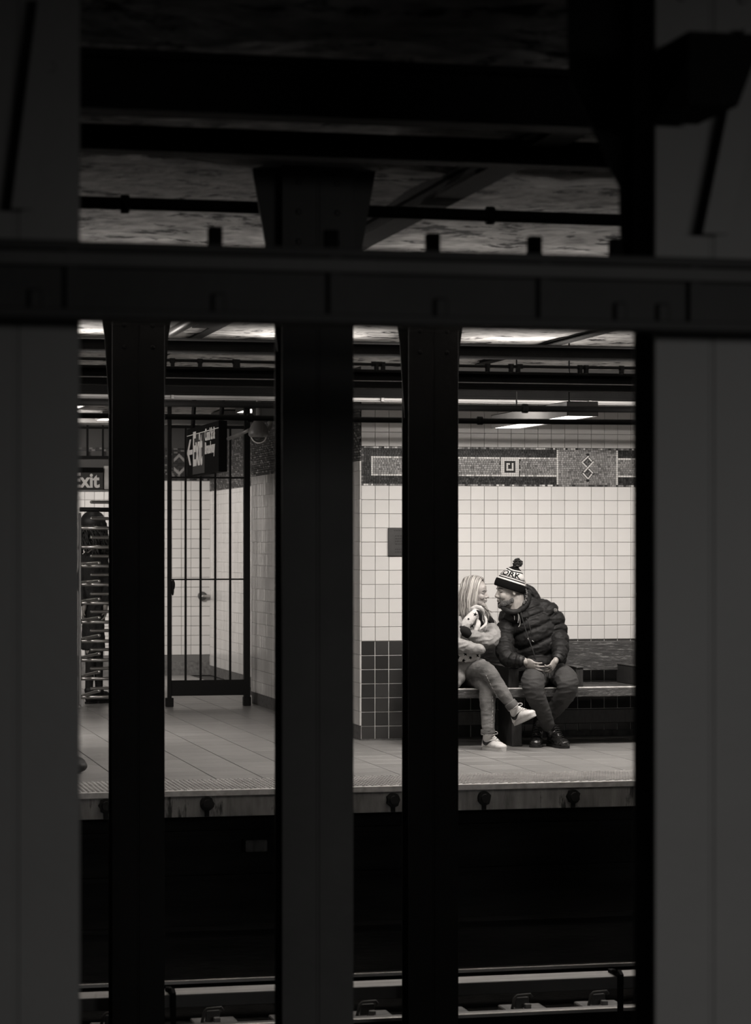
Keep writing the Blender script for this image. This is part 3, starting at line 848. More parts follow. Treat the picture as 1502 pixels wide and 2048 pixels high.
# text frame: x along -Y (reading from far/left to near/right), y up, normal -X
def sign_m(yl, z): return Matrix(((0,0,-1,Xs-0.004),(-1,0,0,yl),(0,1,0,z),(0,0,0,1)))
text_part('Exit', 0.42, sign_m(ys1-sl*0.215, zs0+sh*0.22), 'lettering', M['sign_white'], t.r, t.r, sx=0.80, bold=0.012)
text_part('Canal St &', 0.145, sign_m(ys1-sl*0.60, zs0+sh*0.67), 'lettering', M['sign_white'], t.r, t.r, sx=0.86, bold=0.003)
text_part('Broadway', 0.145, sign_m(ys1-sl*0.60, zs0+sh*0.40), 'lettering', M['sign_white'], t.r, t.r, sx=0.90, bold=0.003)
b = MB(); yc, zc, a = ys1-sl*0.105, zs0+sh*0.50, sl*0.09
def AY(u): return yc - u*a
b.prism([(AY(-1), zc), (AY(0.0), zc+sh*0.27), (AY(0.45), zc+sh*0.27), (AY(-0.25), zc+sh*0.05), (AY(1), zc+sh*0.05), (AY(1), zc-sh*0.05), (AY(-0.25), zc-sh*0.05), (AY(0.45), zc-sh*0.27), (AY(0.0), zc-sh*0.27)], Xs-0.004, Xs, 'x')
t.part(b, 'arrow', M['sign_white'])
for yy in (ys1-0.08, ys0+0.1):
    b = MB(); b.tube([(Xs+0.04, yy, zs1), (Xs+0.04+0.02, yy, CEIL)], 0.020, 8); t.part(b, 'hanging_rod', M['bar'])

# small exit sign over the turnstile, facing the tracks
YX = PZ(420, 1412.6, 0).y
p0, p1 = PY(140, 978, YX), PY(206.5, 936, YX)
t = Thing('exit_sign', ((p0.x+p1.x)/2, YX, p0.z), 'small sign reading Exit over the turnstile', 'sign')
b = MB(); b.cbox(p0.x, p1.x, YX, YX+0.06, p0.z, p1.z, 0.003); t.part(b, 'sign_panel', M['sign_red'])
b = MB(); b.box(p0.x, p1.x, YX-0.01, YX+0.005, ZA(945, 180, YX), p1.z+0.004); t.part(b, 'top_band', M['sign_black'])
pe = PY(146, 974, YX)
text_part('Exit', 0.188, Matrix(((1,0,0,pe.x-0.012),(0,0,-1,YX-0.002),(0,1,0,pe.z),(0,0,0,1))), 'lettering', M['sign_white'], t.r, t.r, bold=0.006, sx=0.88)
b = MB(); q0, q1 = PY(207, 978, YX+0.05), PY(219, 936, YX+0.05); b.box(p0.x-0.3, q1.x, YX+0.07, YX+0.10, p0.z-0.01, p1.z+0.16); t.part(b, 'grey_header', M['plastic'])
b = MB(); b.box(q0.x+0.004, q1.x, YX+0.02, YX+0.06, p0.z, p1.z+0.02); t.part(b, 'pale_end_plate', M['grout_light'])
b = MB(); b.cbox(p0.x-0.3, q1.x+0.2, YX-0.01, YX+0.05, p0.z-0.025, p0.z-0.005, 0.003); t.part(b, 'lower_ledge', M['chrome'])

# ---------------------------------------------------------------- barred gate
def bar_between(b, px, y_top, y_bot, Y, wpx):
    a, c = PY(px-wpx/2, y_top, Y), PY(px+wpx/2, y_bot, Y)
    b.cbox(a.x, c.x, Y, Y+(c.x-a.x), max(c.z, 0.0), a.z, 0.003)
g0 = PY(418, 1412, YX)
t = Thing('barred_gate', (g0.x, YX, 0), 'tall black gate of thin vertical bars between the turnstile and tiled wall', 'gate')
for px in (339.5, 494.5):
    b = MB(); bar_between(b, px, 806, 1414, YX, 8 if px < 400 else 12); t.part(b, 'post', M['bar'])
    b = MB(); a = PY(px, 1414, YX); b.cbox(a.x-0.036, a.x+0.036, YX-0.012, YX+0.06, 0, 0.085, 0.004); t.part(b, 'foot', M['bar'])
for px in (371.5, 401.5, 430.8, 460.7):
    b = MB(); bar_between(b, px, 853, 1366, YX+0.01, 4.2); t.part(b, 'bar', M['bar'])
for y0_, y1_, nm in ((1361, 1390, 'bottom_rail'), (953, 957.5, 'upper_rail'), (1157.5, 1160, 'middle_rail'), (850, 858, 'top_rail')):
    a, c = PY(339, y0_, YX), PY(498, y1_, YX); b = MB(); b.cbox(a.x, c.x, YX+0.006, YX+0.03, c.z, a.z, 0.002); t.part(b, nm, M['bar'])
b = MB(); a = PY(346, 1170, YX); b.ell((a.x, YX-0.01, a.z), (0.018, 0.03, 0.05)); b.ell((a.x-0.004, YX-0.012, a.z-0.05), (0.012, 0.02, 0.05)); t.part(b, 'latch', M['bar'])
# bars above turnstile
b = MB()
t = Thing('grille', (XA(180, YX), YX, ZA(913, 180, YX)), 'short black bars over the exit sign at the far left', 'grille')
for px in (175, 206):
    b = MB(); bar_between(b, px, 850, 913, YX+0.02, 4); t.part(b, 'bar', M['bar'])
for y0_, y1_ in ((852, 858), (911, 917)):
    a, c = PY(120, y0_, YX), PY(232, y1_, YX); b = MB(); b.cbox(a.x, c.x, YX+0.01, YX+0.03, c.z, a.z, 0.002); t.part(b, 'rail', M['bar'])

# ---------------------------------------------------------------- full-height turnstile
hub = PY(262, 1200, YX+0.25)
t = Thing('turnstile', (hub.x, hub.y, 0), 'full-height turnstile with stacked steel arms at the far left', 'turnstile')
b = MB(); b.tube([(hub.x, hub.y, 0), (hub.x, hub.y, 2.15)], 0.05, 16); t.part(b, 'shaft', M['chrome'])
a = PY(159.5, 1200, YX-0.02)
b = MB(); b.cbox(a.x-0.012, a.x+0.012, YX-0.03, YX+0.0, 0.03, 1.83, 0.004); t.part(b, 'side_post', M['chrome'])
b = MB(); b.cbox(a.x-0.02, a.x+0.07, YX-0.05, YX+0.03, 0, 0.012, 0.003); b.cbox(a.x+0.005, a.x+0.04, YX-0.03, YX+0.01, 0.012, 0.09, 0.004); t.part(b, 'foot', M['chrome'])
for k, py in enumerate((1019, 1056, 1094, 1132, 1169, 1206, 1244, 1282, 1320, 1357, 1394)):
    z = ZA(py, 185, YX); b = MB()
    b.tube([(a.x, YX-0.01, z), (a.x+0.30, YX+0.0, z-0.002), (hub.x-0.03, hub.y-0.05, z-0.008)], 0.0165 if k else 0.021, 12); t.part(b, 'fixed_bar', M['bar' if k == 0 else 'chrome'])
for py in (1004, 1037, 1075, 1112.6, 1149.8, 1188, 1224, 1262, 1300, 1337.7, 1377.7):
    z = ZA(py, 185, YX+0.1); x = XA(184, YX+0.1); b = MB()
    b.capsule((x, YX+0.14, z), (hub.x, hub.y, z), 0.0155, 0.0155, n=12, seg=3); t.part(b, 'arm', M['chrome'])
for k, py in enumerate((1127, 1164, 1201, 1239, 1276, 1313, 1350, 1389)):
    q0 = PY(163, py+k*0.3, YX+0.05); q1 = PY(198, py-1-k*0.9, YX-0.34); b = MB()
    b.capsule(q0, q1, 0.012, 0.016, n=10, seg=3); t.part(b, 'arm', M['chrome'], label='arm swung toward the tracks')

# ---------------------------------------------------------------- small things
p = PY(409, 1192, YFAR-0.03); t = Thing('door_lever', (p.x, p.y, p.z), 'steel lever handle with a round rose on the far corridor wall', 'handle')
b = MB(); b.tube([(p.x-0.025, YFAR-0.045, p.z), (p.x-0.025, YFAR-0.005, p.z)], 0.052, 18); t.part(b, 'rose', M['steel'])
b = MB(); b.capsule((p.x-0.025, YFAR-0.06, p.z), (p.x+0.10, YFAR-0.06, p.z-0.005), 0.016, 0.015); t.part(b, 'lever', M['chrome'])

Yc = 20.4
p = PY(517, 850, Yc)
t = Thing('security_camera', (p.x, Yc, p.z), 'grey dome security camera hanging beside the exit sign', 'camera')
b = MB(); b.tube([(p.x, Yc, ZA(842, 517, Yc)), (p.x, Yc, CEIL)], 0.022, 12); t.part(b, 'pole', M['plastic'])
b = MB()
prof = [(0.022, 838), (0.05, 846), (0.078, 858), (0.084, 866), (0.084, 870), (0.070, 874), (0.066, 875)]
b.tube([(p.x, Yc, ZA(y_, 517, Yc)) for r_, y_ in prof], [r_ for r_, y_ in prof], 24); t.part(b, 'housing', M['plastic'])
b = MB(); b.ell((p.x, Yc, ZA(871, 517, Yc)), (0.058, 0.058, 0.056)); t.part(b, 'dome', M['dome'])
b = MB(); b.tube([(p.x+0.062*math.cos(a_), Yc-0.012, ZA(871, 517, Yc)+0.060*math.sin(a_)) for a_ in [math.pi+math.pi*k/18 for k in range(19)]], 0.0065, 8); t.part(b, 'dome_rim', M['sign_white'])
b = MB(); b.tube([(p.x-0.075, Yc, ZA(860, 517, Yc)), (p.x-0.12, Yc+0.15, ZA(866, 517, Yc)), (p.x-0.15, Yc+0.6, ZA(872, 517, Yc))], 0.016, 10)
b.tube([(p.x+0.08, Yc, ZA(862, 517, Yc)), (p.x+0.12, Yc+0.1, ZA(850, 517, Yc)), (p.x+0.17, Yc+0.4, ZA(840, 517, Yc))], 0.018, 10); t.part(b, 'conduit', M['raceway'])

a, c = PY(776, 1056, YW-0.012), PY(812, 1112, YW-0.012)
t = Thing('wall_plaque', ((a.x+c.x)/2, YW-0.01, c.z), 'dark lettered plaque on the white tiles beside the second thin column', 'plaque')
b = MB(); b.cbox(a.x, c.x, YW-0.022, YW-0.006, c.z, a.z, 0.003); t.part(b, 'plate', M['plaque'])
b = MB()
for k in range(9):
    z = a.z - 0.02 - k*0.021
    if k in (1, 6): continue
    xx = a.x + (0.045 if k < 2 else 0.055)
    while xx < c.x-0.015:
        w2 = rnd.uniform(0.008, 0.02); b.box(xx, xx+w2, YW-0.0235, YW-0.0215, z-0.004, z+0.003); xx += w2+0.004
t.part(b, 'lettering', M['plaque_ink'], kind='stuff')

# ---------------------------------------------------------------- dark bag at the far left
p = PZ(158, 1546, 0)
b = MB(); b.ell((p.x-0.03, p.y+0.05, 0.055), (0.085, 0.10, 0.056)); b.ell((p.x-0.01, p.y+0.02, 0.045), (0.07, 0.08, 0.044)); b.ell((p.x-0.10, p.y+0.06, 0.07), (0.09, 0.1, 0.07))
bag = finish(b, 'bag', mat('bag_cloth', 0.02, 0.6, bump=0.3), voxel=0.008, smooth=4)
tag(bag, 'dark rounded bag on the platform floor at the far left', 'bag')

# ---------------------------------------------------------------- bench
YS0, YS1 = 18.20, 18.93
ZS = 0.446
XB0, XB1 = XA(872, YS0), XA(1430, YS0)
t = Thing('bench', ((XB0+XB1)/2, 18.6, 0), 'long dark worn wooden bench against the tiled wall', 'bench')
b = MB(); b.cbox(XB0, XB1, YS0, YS0+0.36, ZS-0.074, ZS, 0.006); t.part(b, 'seat_plank', M['wood'])
b = MB(); b.cbox(XB0, XB1, YS0-0.002, YS0+0.012, ZS-0.010, ZS+0.002, 0.003); t.part(b, 'worn_lit_edge', M['tactile_edge'], label='pale worn and highlighted front edge of the seat')  # pale strip: wear plus the edge highlight put into its colour
b = MB(); b.cbox(XB0, XB1, YS0+0.366, YS1, ZS-0.074, ZS-0.001, 0.006); t.part(b, 'seat_plank', M['wood'])
YBk = 18.80
b = MB(); b.cbox(XB0, XB1, YBk, YBk+0.055, ZA(1341, 1200, YBk), ZA(1282, 1200, YBk), 0.006); t.part(b, 'back_board', M['wood'])
b = MB(); b.cbox(XB0, XB1, YS0+0.42, YS0+0.47, ZA(1446, 1200, YS0+0.42), ZA(1418, 1200, YS0+0.42), 0.004); t.part(b, 'stretcher', M['wood_side'])
for px in (1027.5, 1159.5, 1290, 880):
    w2 = 0.041 if px < 1100 else 0.028
    x = XA(px, YS0+0.03)
    b = MB(); z1 = ZA(1333, px, YS0+0.03)
    b.cbox(x-w2, x+w2, YS0+0.03, YBk+0.03, ZS, z1-0.012, 0.004); t.part(b, 'divider', M['wood_side'])
    b = MB(); b.cbox(x-w2-0.004, x+w2+0.004, YS0+0.02, YBk+0.03, z1-0.012, z1, 0.004); t.part(b, 'divider_cap', M['wood'])
for px in (1033.5, 1400):
    x = XA(px, YS0+0.04)
    b = MB(); b.cbox(x-0.041, x+0.041, YS0+0.03, YS0+0.40, 0, ZS-0.074, 0.005); t.part(b, 'leg', M['wood_side'])
# ---------------------------------------------------------------- people
K = 1/263.0            # metres per pixel at the bench
def q(px, py, Y): return PY(px, py, Y)
def spline(pts, n):
    """pts: rows of equal length (x,y,z,r...) -> n samples, Catmull-Rom"""
    P = np.array(pts, dtype=float)
    P = np.vstack([2*P[0]-P[1], P, 2*P[-1]-P[-2]])
    out = []
    segs = len(P)-3
    for i in range(n):
        t = i/(n-1)*segs; k = min(int(t), segs-1); u = t-k
        a, b, c, d = P[k], P[k+1], P[k+2], P[k+3]
        out.append(0.5*((2*b)+(-a+c)*u+(2*a-5*b+4*c-d)*u*u+(-a+3*b-3*c+d)*u**3))
    return np.array(out)
def limb(mb, rows, n=26, flat=1.0, up=(0,1,0), mod=None, ring=20, ends=True, mi=0):
    """rows: (px, py, Y, radius in px)"""
    W = [(*q(r[0], r[1], r[2]), r[3]*K) for r in rows]
    S = spline(W, n)
    path = [Vector(s[:3]) for s in S]; rad = [max(s[3], 0.002) for s in S]
    if mod: rad = [r*mod(i/(n-1)) for i, r in enumerate(rad)]
    if ends:
        t0 = (path[0]-path[1]).normalized(); t1 = (path[-1]-path[-2]).normalized()
        r0, r1 = rad[0], rad[-1]
        pre, prr, post, por = [], [], [], []
        for k in range(1, 6):
            a = math.pi/2*k/5.05
            pre.insert(0, path[0]+t0*r0*flat*math.sin(a)); prr.insert(0, r0*math.cos(a))
            post.append(path[-1]+t1*r1*flat*math.sin(a)); por.append(r1*math.cos(a))
        path = pre+path+post; rad = prr+rad+por
    mb.tube(path, rad, ring, mi, True, True, flat, up)
    return mb
def baffle(n, amp=0.07, ph=0.0):
    return lambda u: 1 + amp*0.4*abs(math.sin(math.pi*(u*n+ph))) - amp*math.exp(-(((u*n+ph+0.5) % 1.0 - 0.5)/0.13)**2)
def folds(amp, f, aniso=(1,1,1), seed=0.0, ridge=True, amp2=0.0, f2=60):
    def fn(co, nr):
        out = co.copy()
        for i in range(len(co)):
            c = co[i]
            v = Vector((c[0]*f*aniso[0]+seed, c[1]*f*aniso[1], c[2]*f*aniso[2]))
            n = noise.noise(v)
            d = amp*max(0.35-abs(n)*2, -0.55) if ridge else amp*n
            if amp2: d += amp2*noise.noise(Vector((c[0]*f2, c[1]*f2, c[2]*f2)))
            out[i] = c + nr[i]*d
        return out
    return fn
def frame(fwd, up):
    f = Vector(fwd).normalized(); u = Vector(up); u = (u - f*u.dot(f)).normalized(); l = u.cross(f)
    return Matrix((f, l, u)).transposed()
CRX, CRY = Vector((CA, -SA, 0)), Vector((SA, CA, 0))      # to the right / away, as seen from the opposite platform
UP = Vector((0,0,1))

def head_parts(mb, O, R, s, male):
    def E(c, r, rot=None):
        mb.ell(O + R @ (Vector(c)*s), [k*s for k in r], R if rot is None else R @ rot, n=22, m=16)
    def C(a, b, r0, r1, n=12): mb.capsule(O + R @ (Vector(a)*s), O + R @ (Vector(b)*s), r0*s, r1*s, n=n, seg=4)
    E((-.014,0,.048), (.098,.075,.086))
    E((.012,0,.03), (.084,.070,.080))
    E((.034,0,-.022), (.060,.058,.082))
    E((.028,0,-.072), (.056,.053,.042))
    E((.074,0,-.099), (.019,.022,.017))
    E((.055,0,-.090), (.035,.036,.022))
    E((.074,0,.045), (.020,.045,.035))
    E((.080,0,.022), (.017,.044,.011 if male else .008))
    C((.086,0,.014), (.1035 if male else .106,0,-.022), .0088, .0115)
    E((.1045 if male else .107,0,-.0265), (.0130,.0145,.0108))
    for y in (-1,1):
        E((.096,y*.0125,-.031), (.011,.008,.008))
        E((.060,y*.034,-.028), (.029,.023,.028))
        E((.064,y*.030,.006), (.020,.019,.013))       # eyelids
        ear = Matrix.Rotation(math.radians(-12), 3, 'Y') @ Matrix.Rotation(math.radians(y*14), 3, 'Z')
        E((-.006,y*.074,.000), (.015,.006,.026), ear)
        E((-.003,y*.0745,-.018), (.008,.006,.009))
    E((.088,0,-.050), (.012,.022,.010))
    E((.0925,0,-.0560), (.0105,.021,.0050))
    E((.0905,0,-.0665), (.0105,.018,.0058))
    C((-.030,0,-.04), (-.045,0,-.17), .060 if male else .050, .060 if male else .050)

def finger(mb, base, d, nrm, L, r, bend):
    """three phalanges curling towards -nrm"""
    p = Vector(base); d = Vector(d).normalized(); n = Vector(nrm).normalized(); ax = d.cross(n).normalized()
    for k, (f, bd) in enumerate(zip((0.45, 0.30, 0.25), bend)):
        d = Quaternion(ax, -math.radians(bd)) @ d
        e = p + d*(L*f)
        mb.capsule(p, e, r*(1-0.07*k), r*(0.93-0.07*k), n=10, seg=2); p = e
def hand(mb, wrist, fwd, nrm, thumb_side, s=1.0, bends=((20,25,20),)*4, tb=(10,15,10), tdir=None, spread=4):
    """fwd: wrist to fingers; nrm: back of the hand; thumb_side: +1/-1 along cross(nrm, fwd)"""
    f = Vector(fwd).normalized(); n = Vector(nrm); n = (n - f*n.dot(f)).normalized(); a = n.cross(f)*thumb_side
    w_ = Vector(wrist)
    mb.capsule(w_ - f*0.03*s, w_ + f*0.02*s, 0.025*s, 0.026*s, n=14, seg=3)
    R = Matrix((f, a, n)).transposed()
    mb.ell(w_ + f*0.052*s, (0.052*s, 0.041*s, 0.016*s), R, n=18, m=12)
    mb.ell(w_ + f*0.040*s + a*0.026*s - n*0.006*s, (0.032*s, 0.018*s, 0.015*s), R, n=14, m=10)
    Ls = (0.072, 0.080, 0.074, 0.058)
    for k in range(4):
        off = (0.029 - 0.019*k)*s
        b = w_ + f*(0.088 - 0.004*abs(k-1))*s + a*off
        d = Quaternion(n, math.radians((1.3-k)*spread*thumb_side)) @ f
        mb.ell(b, (0.012*s, 0.010*s, 0.010*s), R, n=8, m=6)
        finger(mb, b, d, n, Ls[k]*s, (0.0088 if k < 3 else 0.0076)*s, bends[k % len(bends)])
    td = Vector(tdir).normalized() if tdir else (f*0.75 + a*0.75).normalized()
    tb0 = w_ + f*0.028*s + a*0.030*s
    finger(mb, tb0, td, n, 0.085*s, 0.0105*s, tb)

skin = mat('skin', (0.33, 0.31, 0.29), 0.5, var=0.14, scale=30, bump=0.05, bscale=90)
skin_w = mat('skin_fair', (0.32, 0.30, 0.285), 0.48, var=0.05, scale=22)
beard_m = mat('beard_hair', 0.075, 0.85, var=0.75, scale=140, bump=0.8, bscale=260)
lash = mat('brow_hair', 0.03, 0.8)
lip_m = mat('lip', (0.21, 0.195, 0.19), 0.4)
black_jkt = mat('black_down_jacket', 0.009, 0.60, var=0.25, scale=9, bump=0.3, bscale=38, spec=0.25)
jkt_trim = mat('jacket_trim', 0.012, 0.6)
zip_m = mat('zip_metal', 0.6, 0.3, metal=0.8)
knit_black = mat('black_knit', 0.006, 0.95, bump=0.6, bscale=220, spec=0.08)
knit_white = mat('white_knit', 0.60, 0.9, bump=0.8, bscale=220)
pom_m = mat('pompom_yarn', 0.035, 0.95, spec=0.1, var=0.8, scale=80)
jeans_d = mat('dark_jeans', 0.038, 0.85, var=0.22, scale=10, bump=0.25, bscale=180)
boot_m = mat('black_boot_leather', 0.012, 0.27, bump=0.35, bscale=30, spec=0.8)
sole_m = mat('black_sole', 0.008, 0.6)
jeans_l = mat('washed_jeans', 0.11, 0.85, var=0.45, scale=8, bump=0.3, bscale=160)
seam_m = mat('pale_seam', 0.42, 0.9, var=0.3, scale=60)
coat_l = mat('pale_denim_jacket', 0.24, 0.8, var=0.26, scale=12, bump=0.35, bscale=90)
coat_d = mat('dark_cuff_and_gap', 0.012, 0.9, spec=0.15)
scarf_m = mat('pale_scarf', 0.50, 0.9, var=0.1, scale=30, bump=0.3, bscale=120)
star_m = mat('black_star_print', 0.006, 0.9, spec=0.1)
shoe_w = mat('white_leather', 0.60, 0.4, var=0.05, scale=20)
shoe_sole = mat('shoe_rubber', 0.48, 0.6)
lace_m = mat('white_lace', 0.75, 0.9)
swoosh_m = mat('black_emblem', 0.01, 0.4)
phone_m = mat('phone_black', 0.008, 0.15)
hair_m = bpy.data.materials.new('blonde_hair')
N_, L_ = nodes_of(hair_m); b_ = N_['Principled BSDF']; b_.inputs['Roughness'].default_value = 0.42
at_ = N_.new('ShaderNodeAttribute'); at_.attribute_name = 'tone'
cr_ = N_.new('ShaderNodeValToRGB'); cr_.color_ramp.elements[0].color = (0.06,0.055,0.05,1); cr_.color_ramp.elements[1].color = (0.52,0.50,0.47,1)
L_.new(at_.outputs['Fac'], cr_.inputs[0]); L_.new(cr_.outputs[0], b_.inputs['Base Color'])

def boot(mb, sole, heel, toe_dir, L, ankle, width=0.098, shaft_r=0.052, top=None):
    """heel: point on the ground under the heel; toe_dir horizontal-ish unit; ankle: where the shaft tops out"""
    f = Vector(toe_dir).normalized(); H = Vector(heel)
    upv = UP - f*UP.dot(f); upv.normalize(); l = upv.cross(f); R = Matrix((f, l, upv)).transposed()
    def E(c, r): mb.ell(H + R @ Vector(c), r, R, n=18, m=12)
    w2 = width/2
    E((L*0.18, 0, 0.045), (0.062, w2*0.80, 0.042)); E((L*0.45, 0, 0.045), (0.10, w2*0.82, 0.040))
    E((L*0.72, 0, 0.040), (0.085, w2*1.0, 0.036)); E((L*0.86, 0, 0.034), (0.052, w2*0.86, 0.031))
    E((L*0.36, 0, 0.078), (0.07, w2*0.70, 0.040))
    mb.capsule(H + R @ Vector((L*0.20, 0, 0.06)), Vector(ankle), w2*0.86, shaft_r, n=18, seg=5)
    pts = [(-0.005,0.0),(0.0,-w2*0.62),(L*0.15,-w2*0.76),(L*0.45,-w2*0.74),(L*0.72,-w2*1.02),(L*0.90,-w2*0.84),(L*1.0,-w2*0.35),(L*1.02,0),
           (L*1.0,w2*0.35),(L*0.90,w2*0.84),(L*0.72,w2*1.02),(L*0.45,w2*0.74),(L*0.15,w2*0.76),(0.0,w2*0.62)]
    n = len(pts)
    vs_ = [H + R @ Vector((x, y, z)) for z in (0.0, 0.022) for x, y in pts]
    sole.add(vs_, [tuple(range(n))[::-1], tuple(range(n,2*n))] + [(i,(i+1)%n,n+(i+1)%n,n+i) for i in range(n)])
    return H, R

# ================= the man
body = MB()
Rm = frame(-CRX*0.97 - CRY*0.22 - UP*0.05, UP*1.0 - CRX*0.05)
Hm = q(1021.5, 1183, 18.44)
SM = 1.10
head_parts(body, Hm, Rm, SM, True)
limb(body, [(1092,1345,18.57,28),(1080,1300,18.55,31),(1062,1250,18.53,31),(1048,1226,18.50,19),(1037,1206,18.46,14.5)], flat=0.55)
limb(body, [(1018,1238,18.50,12),(1010,1285,18.38,11),(1018,1316,18.22,10),(1046,1321,18.14,6.5)])
limb(body, [(1096,1226,18.48,12),(1120,1278,18.40,11),(1122,1306,18.28,10),(1113,1320,18.16,6.5)])
limb(body, [(1082,1350,18.52,20),(1068,1358,18.24,15),(1068,1370,18.08,13),(1080,1410,18.08,9.5),(1093,1442,18.16,7),(1097,1462,18.19,6)])
limb(body, [(1108,1350,18.52,20),(1122,1356,18.28,15),(1132,1370,18.14,12),(1118,1408,18.22,9.5),(1082,1445,18.28,7),(1078,1466,18.30,6)])
# right hand: open, thumb out, fingers reaching to the phone;  left hand curled round the phone
wR = q(1048, 1322, 18.13); wL = q(1112, 1320, 18.15)
hand(body, wR, CRX*0.80 - CRY*0.45 - UP*0.42, CRX*-0.30 - CRY*0.75 - UP*0.35, -1, 1.06, bends=((8,14,10),(12,18,12),(16,22,16),(20,26,18)),
     tb=(-4,6,6), tdir=CRX*0.97 - CRY*0.2 + UP*0.16)
hand(body, wL, -CRX*0.50 - CRY*0.50 - UP*0.70, CRX*0.75 - CRY*0.60 - UP*0.15, 1, 0.92, bends=((28,40,30),(32,44,30),(36,46,30),(40,48,30)),
     tb=(10,22,20), tdir=-CRX*0.75 - CRY*0.35 - UP*0.25)
man = finish(body, 'person', skin, voxel=0.0034, smooth=2)
tag(man, 'man in striped pom-pom hat and black puffer jacket leaning toward the blonde woman', 'person', 'couple on the bench')
O0 = None
def mp(mb, name, m, **kw):        # part of the man
    k = {a: kw.pop(a) for a in ('voxel','smooth','fn','bevel','subsurf') if a in kw}
    if k: return finish(mb, name, m, parent=man, **k, **kw)
    return mb.build(name, m, man, **kw)
# jacket
jk = MB()
limb(jk, [(1100,1338,18.53,37),(1092,1318,18.49,44),(1080,1288,18.47,49),(1066,1255,18.47,49),(1056,1228,18.48,41),(1050,1210,18.48,28),(1040,1200,18.47,18)], n=110, flat=0.70, ring=40, mod=baffle(8, 0.09))
limb(jk, [(1022,1226,18.50,22),(1012,1258,18.46,19),(1009,1290,18.36,19),(1014,1314,18.24,17.5),(1030,1321,18.17,15),(1043,1322,18.14,12.5)], n=90, ring=26, mod=baffle(7, 0.16))
limb(jk, [(1088,1218,18.48,24),(1107,1240,18.45,22),(1116,1268,18.42,20),(1120,1292,18.32,18),(1119,1308,18.22,15.5),(1115,1317,18.17,12.5)], n=90, ring=26, mod=baffle(7, 0.16))
jk.ell(q(1072,1215,18.52), (0.13, 0.10, 0.075)); jk.ell(q(1034,1232,18.44), (0.115, 0.10, 0.065)); jk.ell(q(1078,1326,18.36), (0.13, 0.085, 0.055))
def jfn(co, nr):
    a = q(1100,1340,18.5); ax = (q(1050,1205,18.48)-a); L = ax.length; ax.normalize()
    out = co.copy()
    for i in range(len(co)):
        c = Vector(co[i]); n = noise.noise(Vector((c.x*16, c.y*16, c.z*30)))
        n2 = noise.noise(Vector((c.x*45+3, c.y*45, c.z*70)))
        d = 0.0042*(0.3-abs(n)*1.8) + 0.0016*(0.3-abs(n2)*1.6)
        out[i] = co[i] + nr[i]*d
    return out
jacket = mp(jk, 'jacket', black_jkt, voxel=0.0055, smooth=2, fn=jfn)
# hood and collar
hd = MB()
limb(hd, [(1050,1176,18.52,5),(1058,1186,18.55,13),(1063,1199,18.56,16),(1062,1214,18.54,15)], flat=1.7, n=24, ring=24)
limb(hd, [(1003,1214,18.42,4),(1013,1221,18.36,5.5),(1030,1224,18.33,5.5),(1046,1216,18.36,6),(1055,1200,18.42,7),(1057,1182,18.48,5)], n=30, ring=18)
limb(hd, [(1049,1170,18.50,3.5),(1060,1180,18.50,9),(1068,1192,18.50,10),(1074,1204,18.50,9)], n=24, ring=18, flat=1.5)
mp(hd, 'hood', black_jkt, voxel=0.005, smooth=3, fn=folds(0.004, 30, seed=5.0))
fz = MB()
for k in range(60):
    u = k/59; c = Vector(spline([(*q(1050,1172,18.42),0),(*q(1053,1186,18.38),0),(*q(1051,1200,18.36),0),(*q(1046,1207,18.35),0)], 60)[k][:3])
    fz.ell(c + Vector((rnd.uniform(-.006,.006), rnd.uniform(-.012,.006), rnd.uniform(-.004,.004))), [rnd.uniform(.003,.0065)]*3, n=6, m=5)
mp(fz, 'hood_lining', mat('fleece', 0.11, 0.95, var=0.6, scale=90))
# zips, cord, cuffs, badge
def strip(mb, pts, r, Y=None, flat=0.5, n=24):
    S = spline([(*q(*p), r) for p in pts], n); mb.tube([Vector(s[:3]) for s in S], [r]*n, 8, 0, True, True, flat, (0,1,0))
z1 = MB(); strip(z1, [(1033,1220,18.335),(1037,1234,18.33),(1036,1246,18.325)], 0.0028); strip(z1, [(1034,1222,18.33),(1039,1236,18.325),(1040,1248,18.325),(1037,1254,18.325)], 0.0028); strip(z1, [(1029,1232,18.33),(1029,1240,18.33)], 0.003)
mp(z1, 'drawcord', zip_m)
z2 = MB(); strip(z2, [(1053,1236,18.315),(1059,1252,18.31),(1063,1269,18.31)], 0.004); mp(z2, 'pocket_zip', jkt_trim)
z3 = MB(); strip(z3, [(1040,1220,18.33),(1052,1262,18.318),(1060,1285,18.31),(1066,1302,18.30),(1072,1322,18.30)], 0.0045); mp(z3, 'front_zip', jkt_trim)
z4 = MB(); 
for a_, b_p in (((1056,1276,18.312),(1057,1281,18.312)), ((1064,1298,18.302),(1067,1304,18.302)), ((1067,1306,18.302),(1069,1311,18.302)), ((1064,1281,18.31),(1068,1284,18.31))): strip(z4, [a_, b_p], 0.0022, n=4)
mp(z4, 'zip_pull', zip_m)
cf = MB(); limb(cf, [(1040,1321.5,18.145,11.5),(1047,1322,18.13,10)], n=6, ends=False); mp(cf, 'cuff', jkt_trim)
cf = MB(); limb(cf, [(1117,1315,18.17,11.5),(1113.5,1320,18.155,9.8)], n=6, ends=False); mp(cf, 'cuff', jkt_trim)
bd = MB(); c = q(1110.5, 1221, 18.365); nrm = (Vector((0,-1,0))*0.85 + CRX*0.5 + UP*0.2).normalized()
bd.tube([c, c+nrm*0.008], 0.0175, 20); bdg = mp(bd, 'sleeve_badge', mat('badge_ring', 0.10, 0.6), label='round grey badge on the upper sleeve')
b2 = MB(); b2.tube([c+nrm*0.008, c+nrm*0.0095], 0.0135, 20); b2.build('badge_field', jkt_trim, bdg)
b3 = MB(); e1 = nrm.cross(UP).normalized(); e2 = e1.cross(nrm)
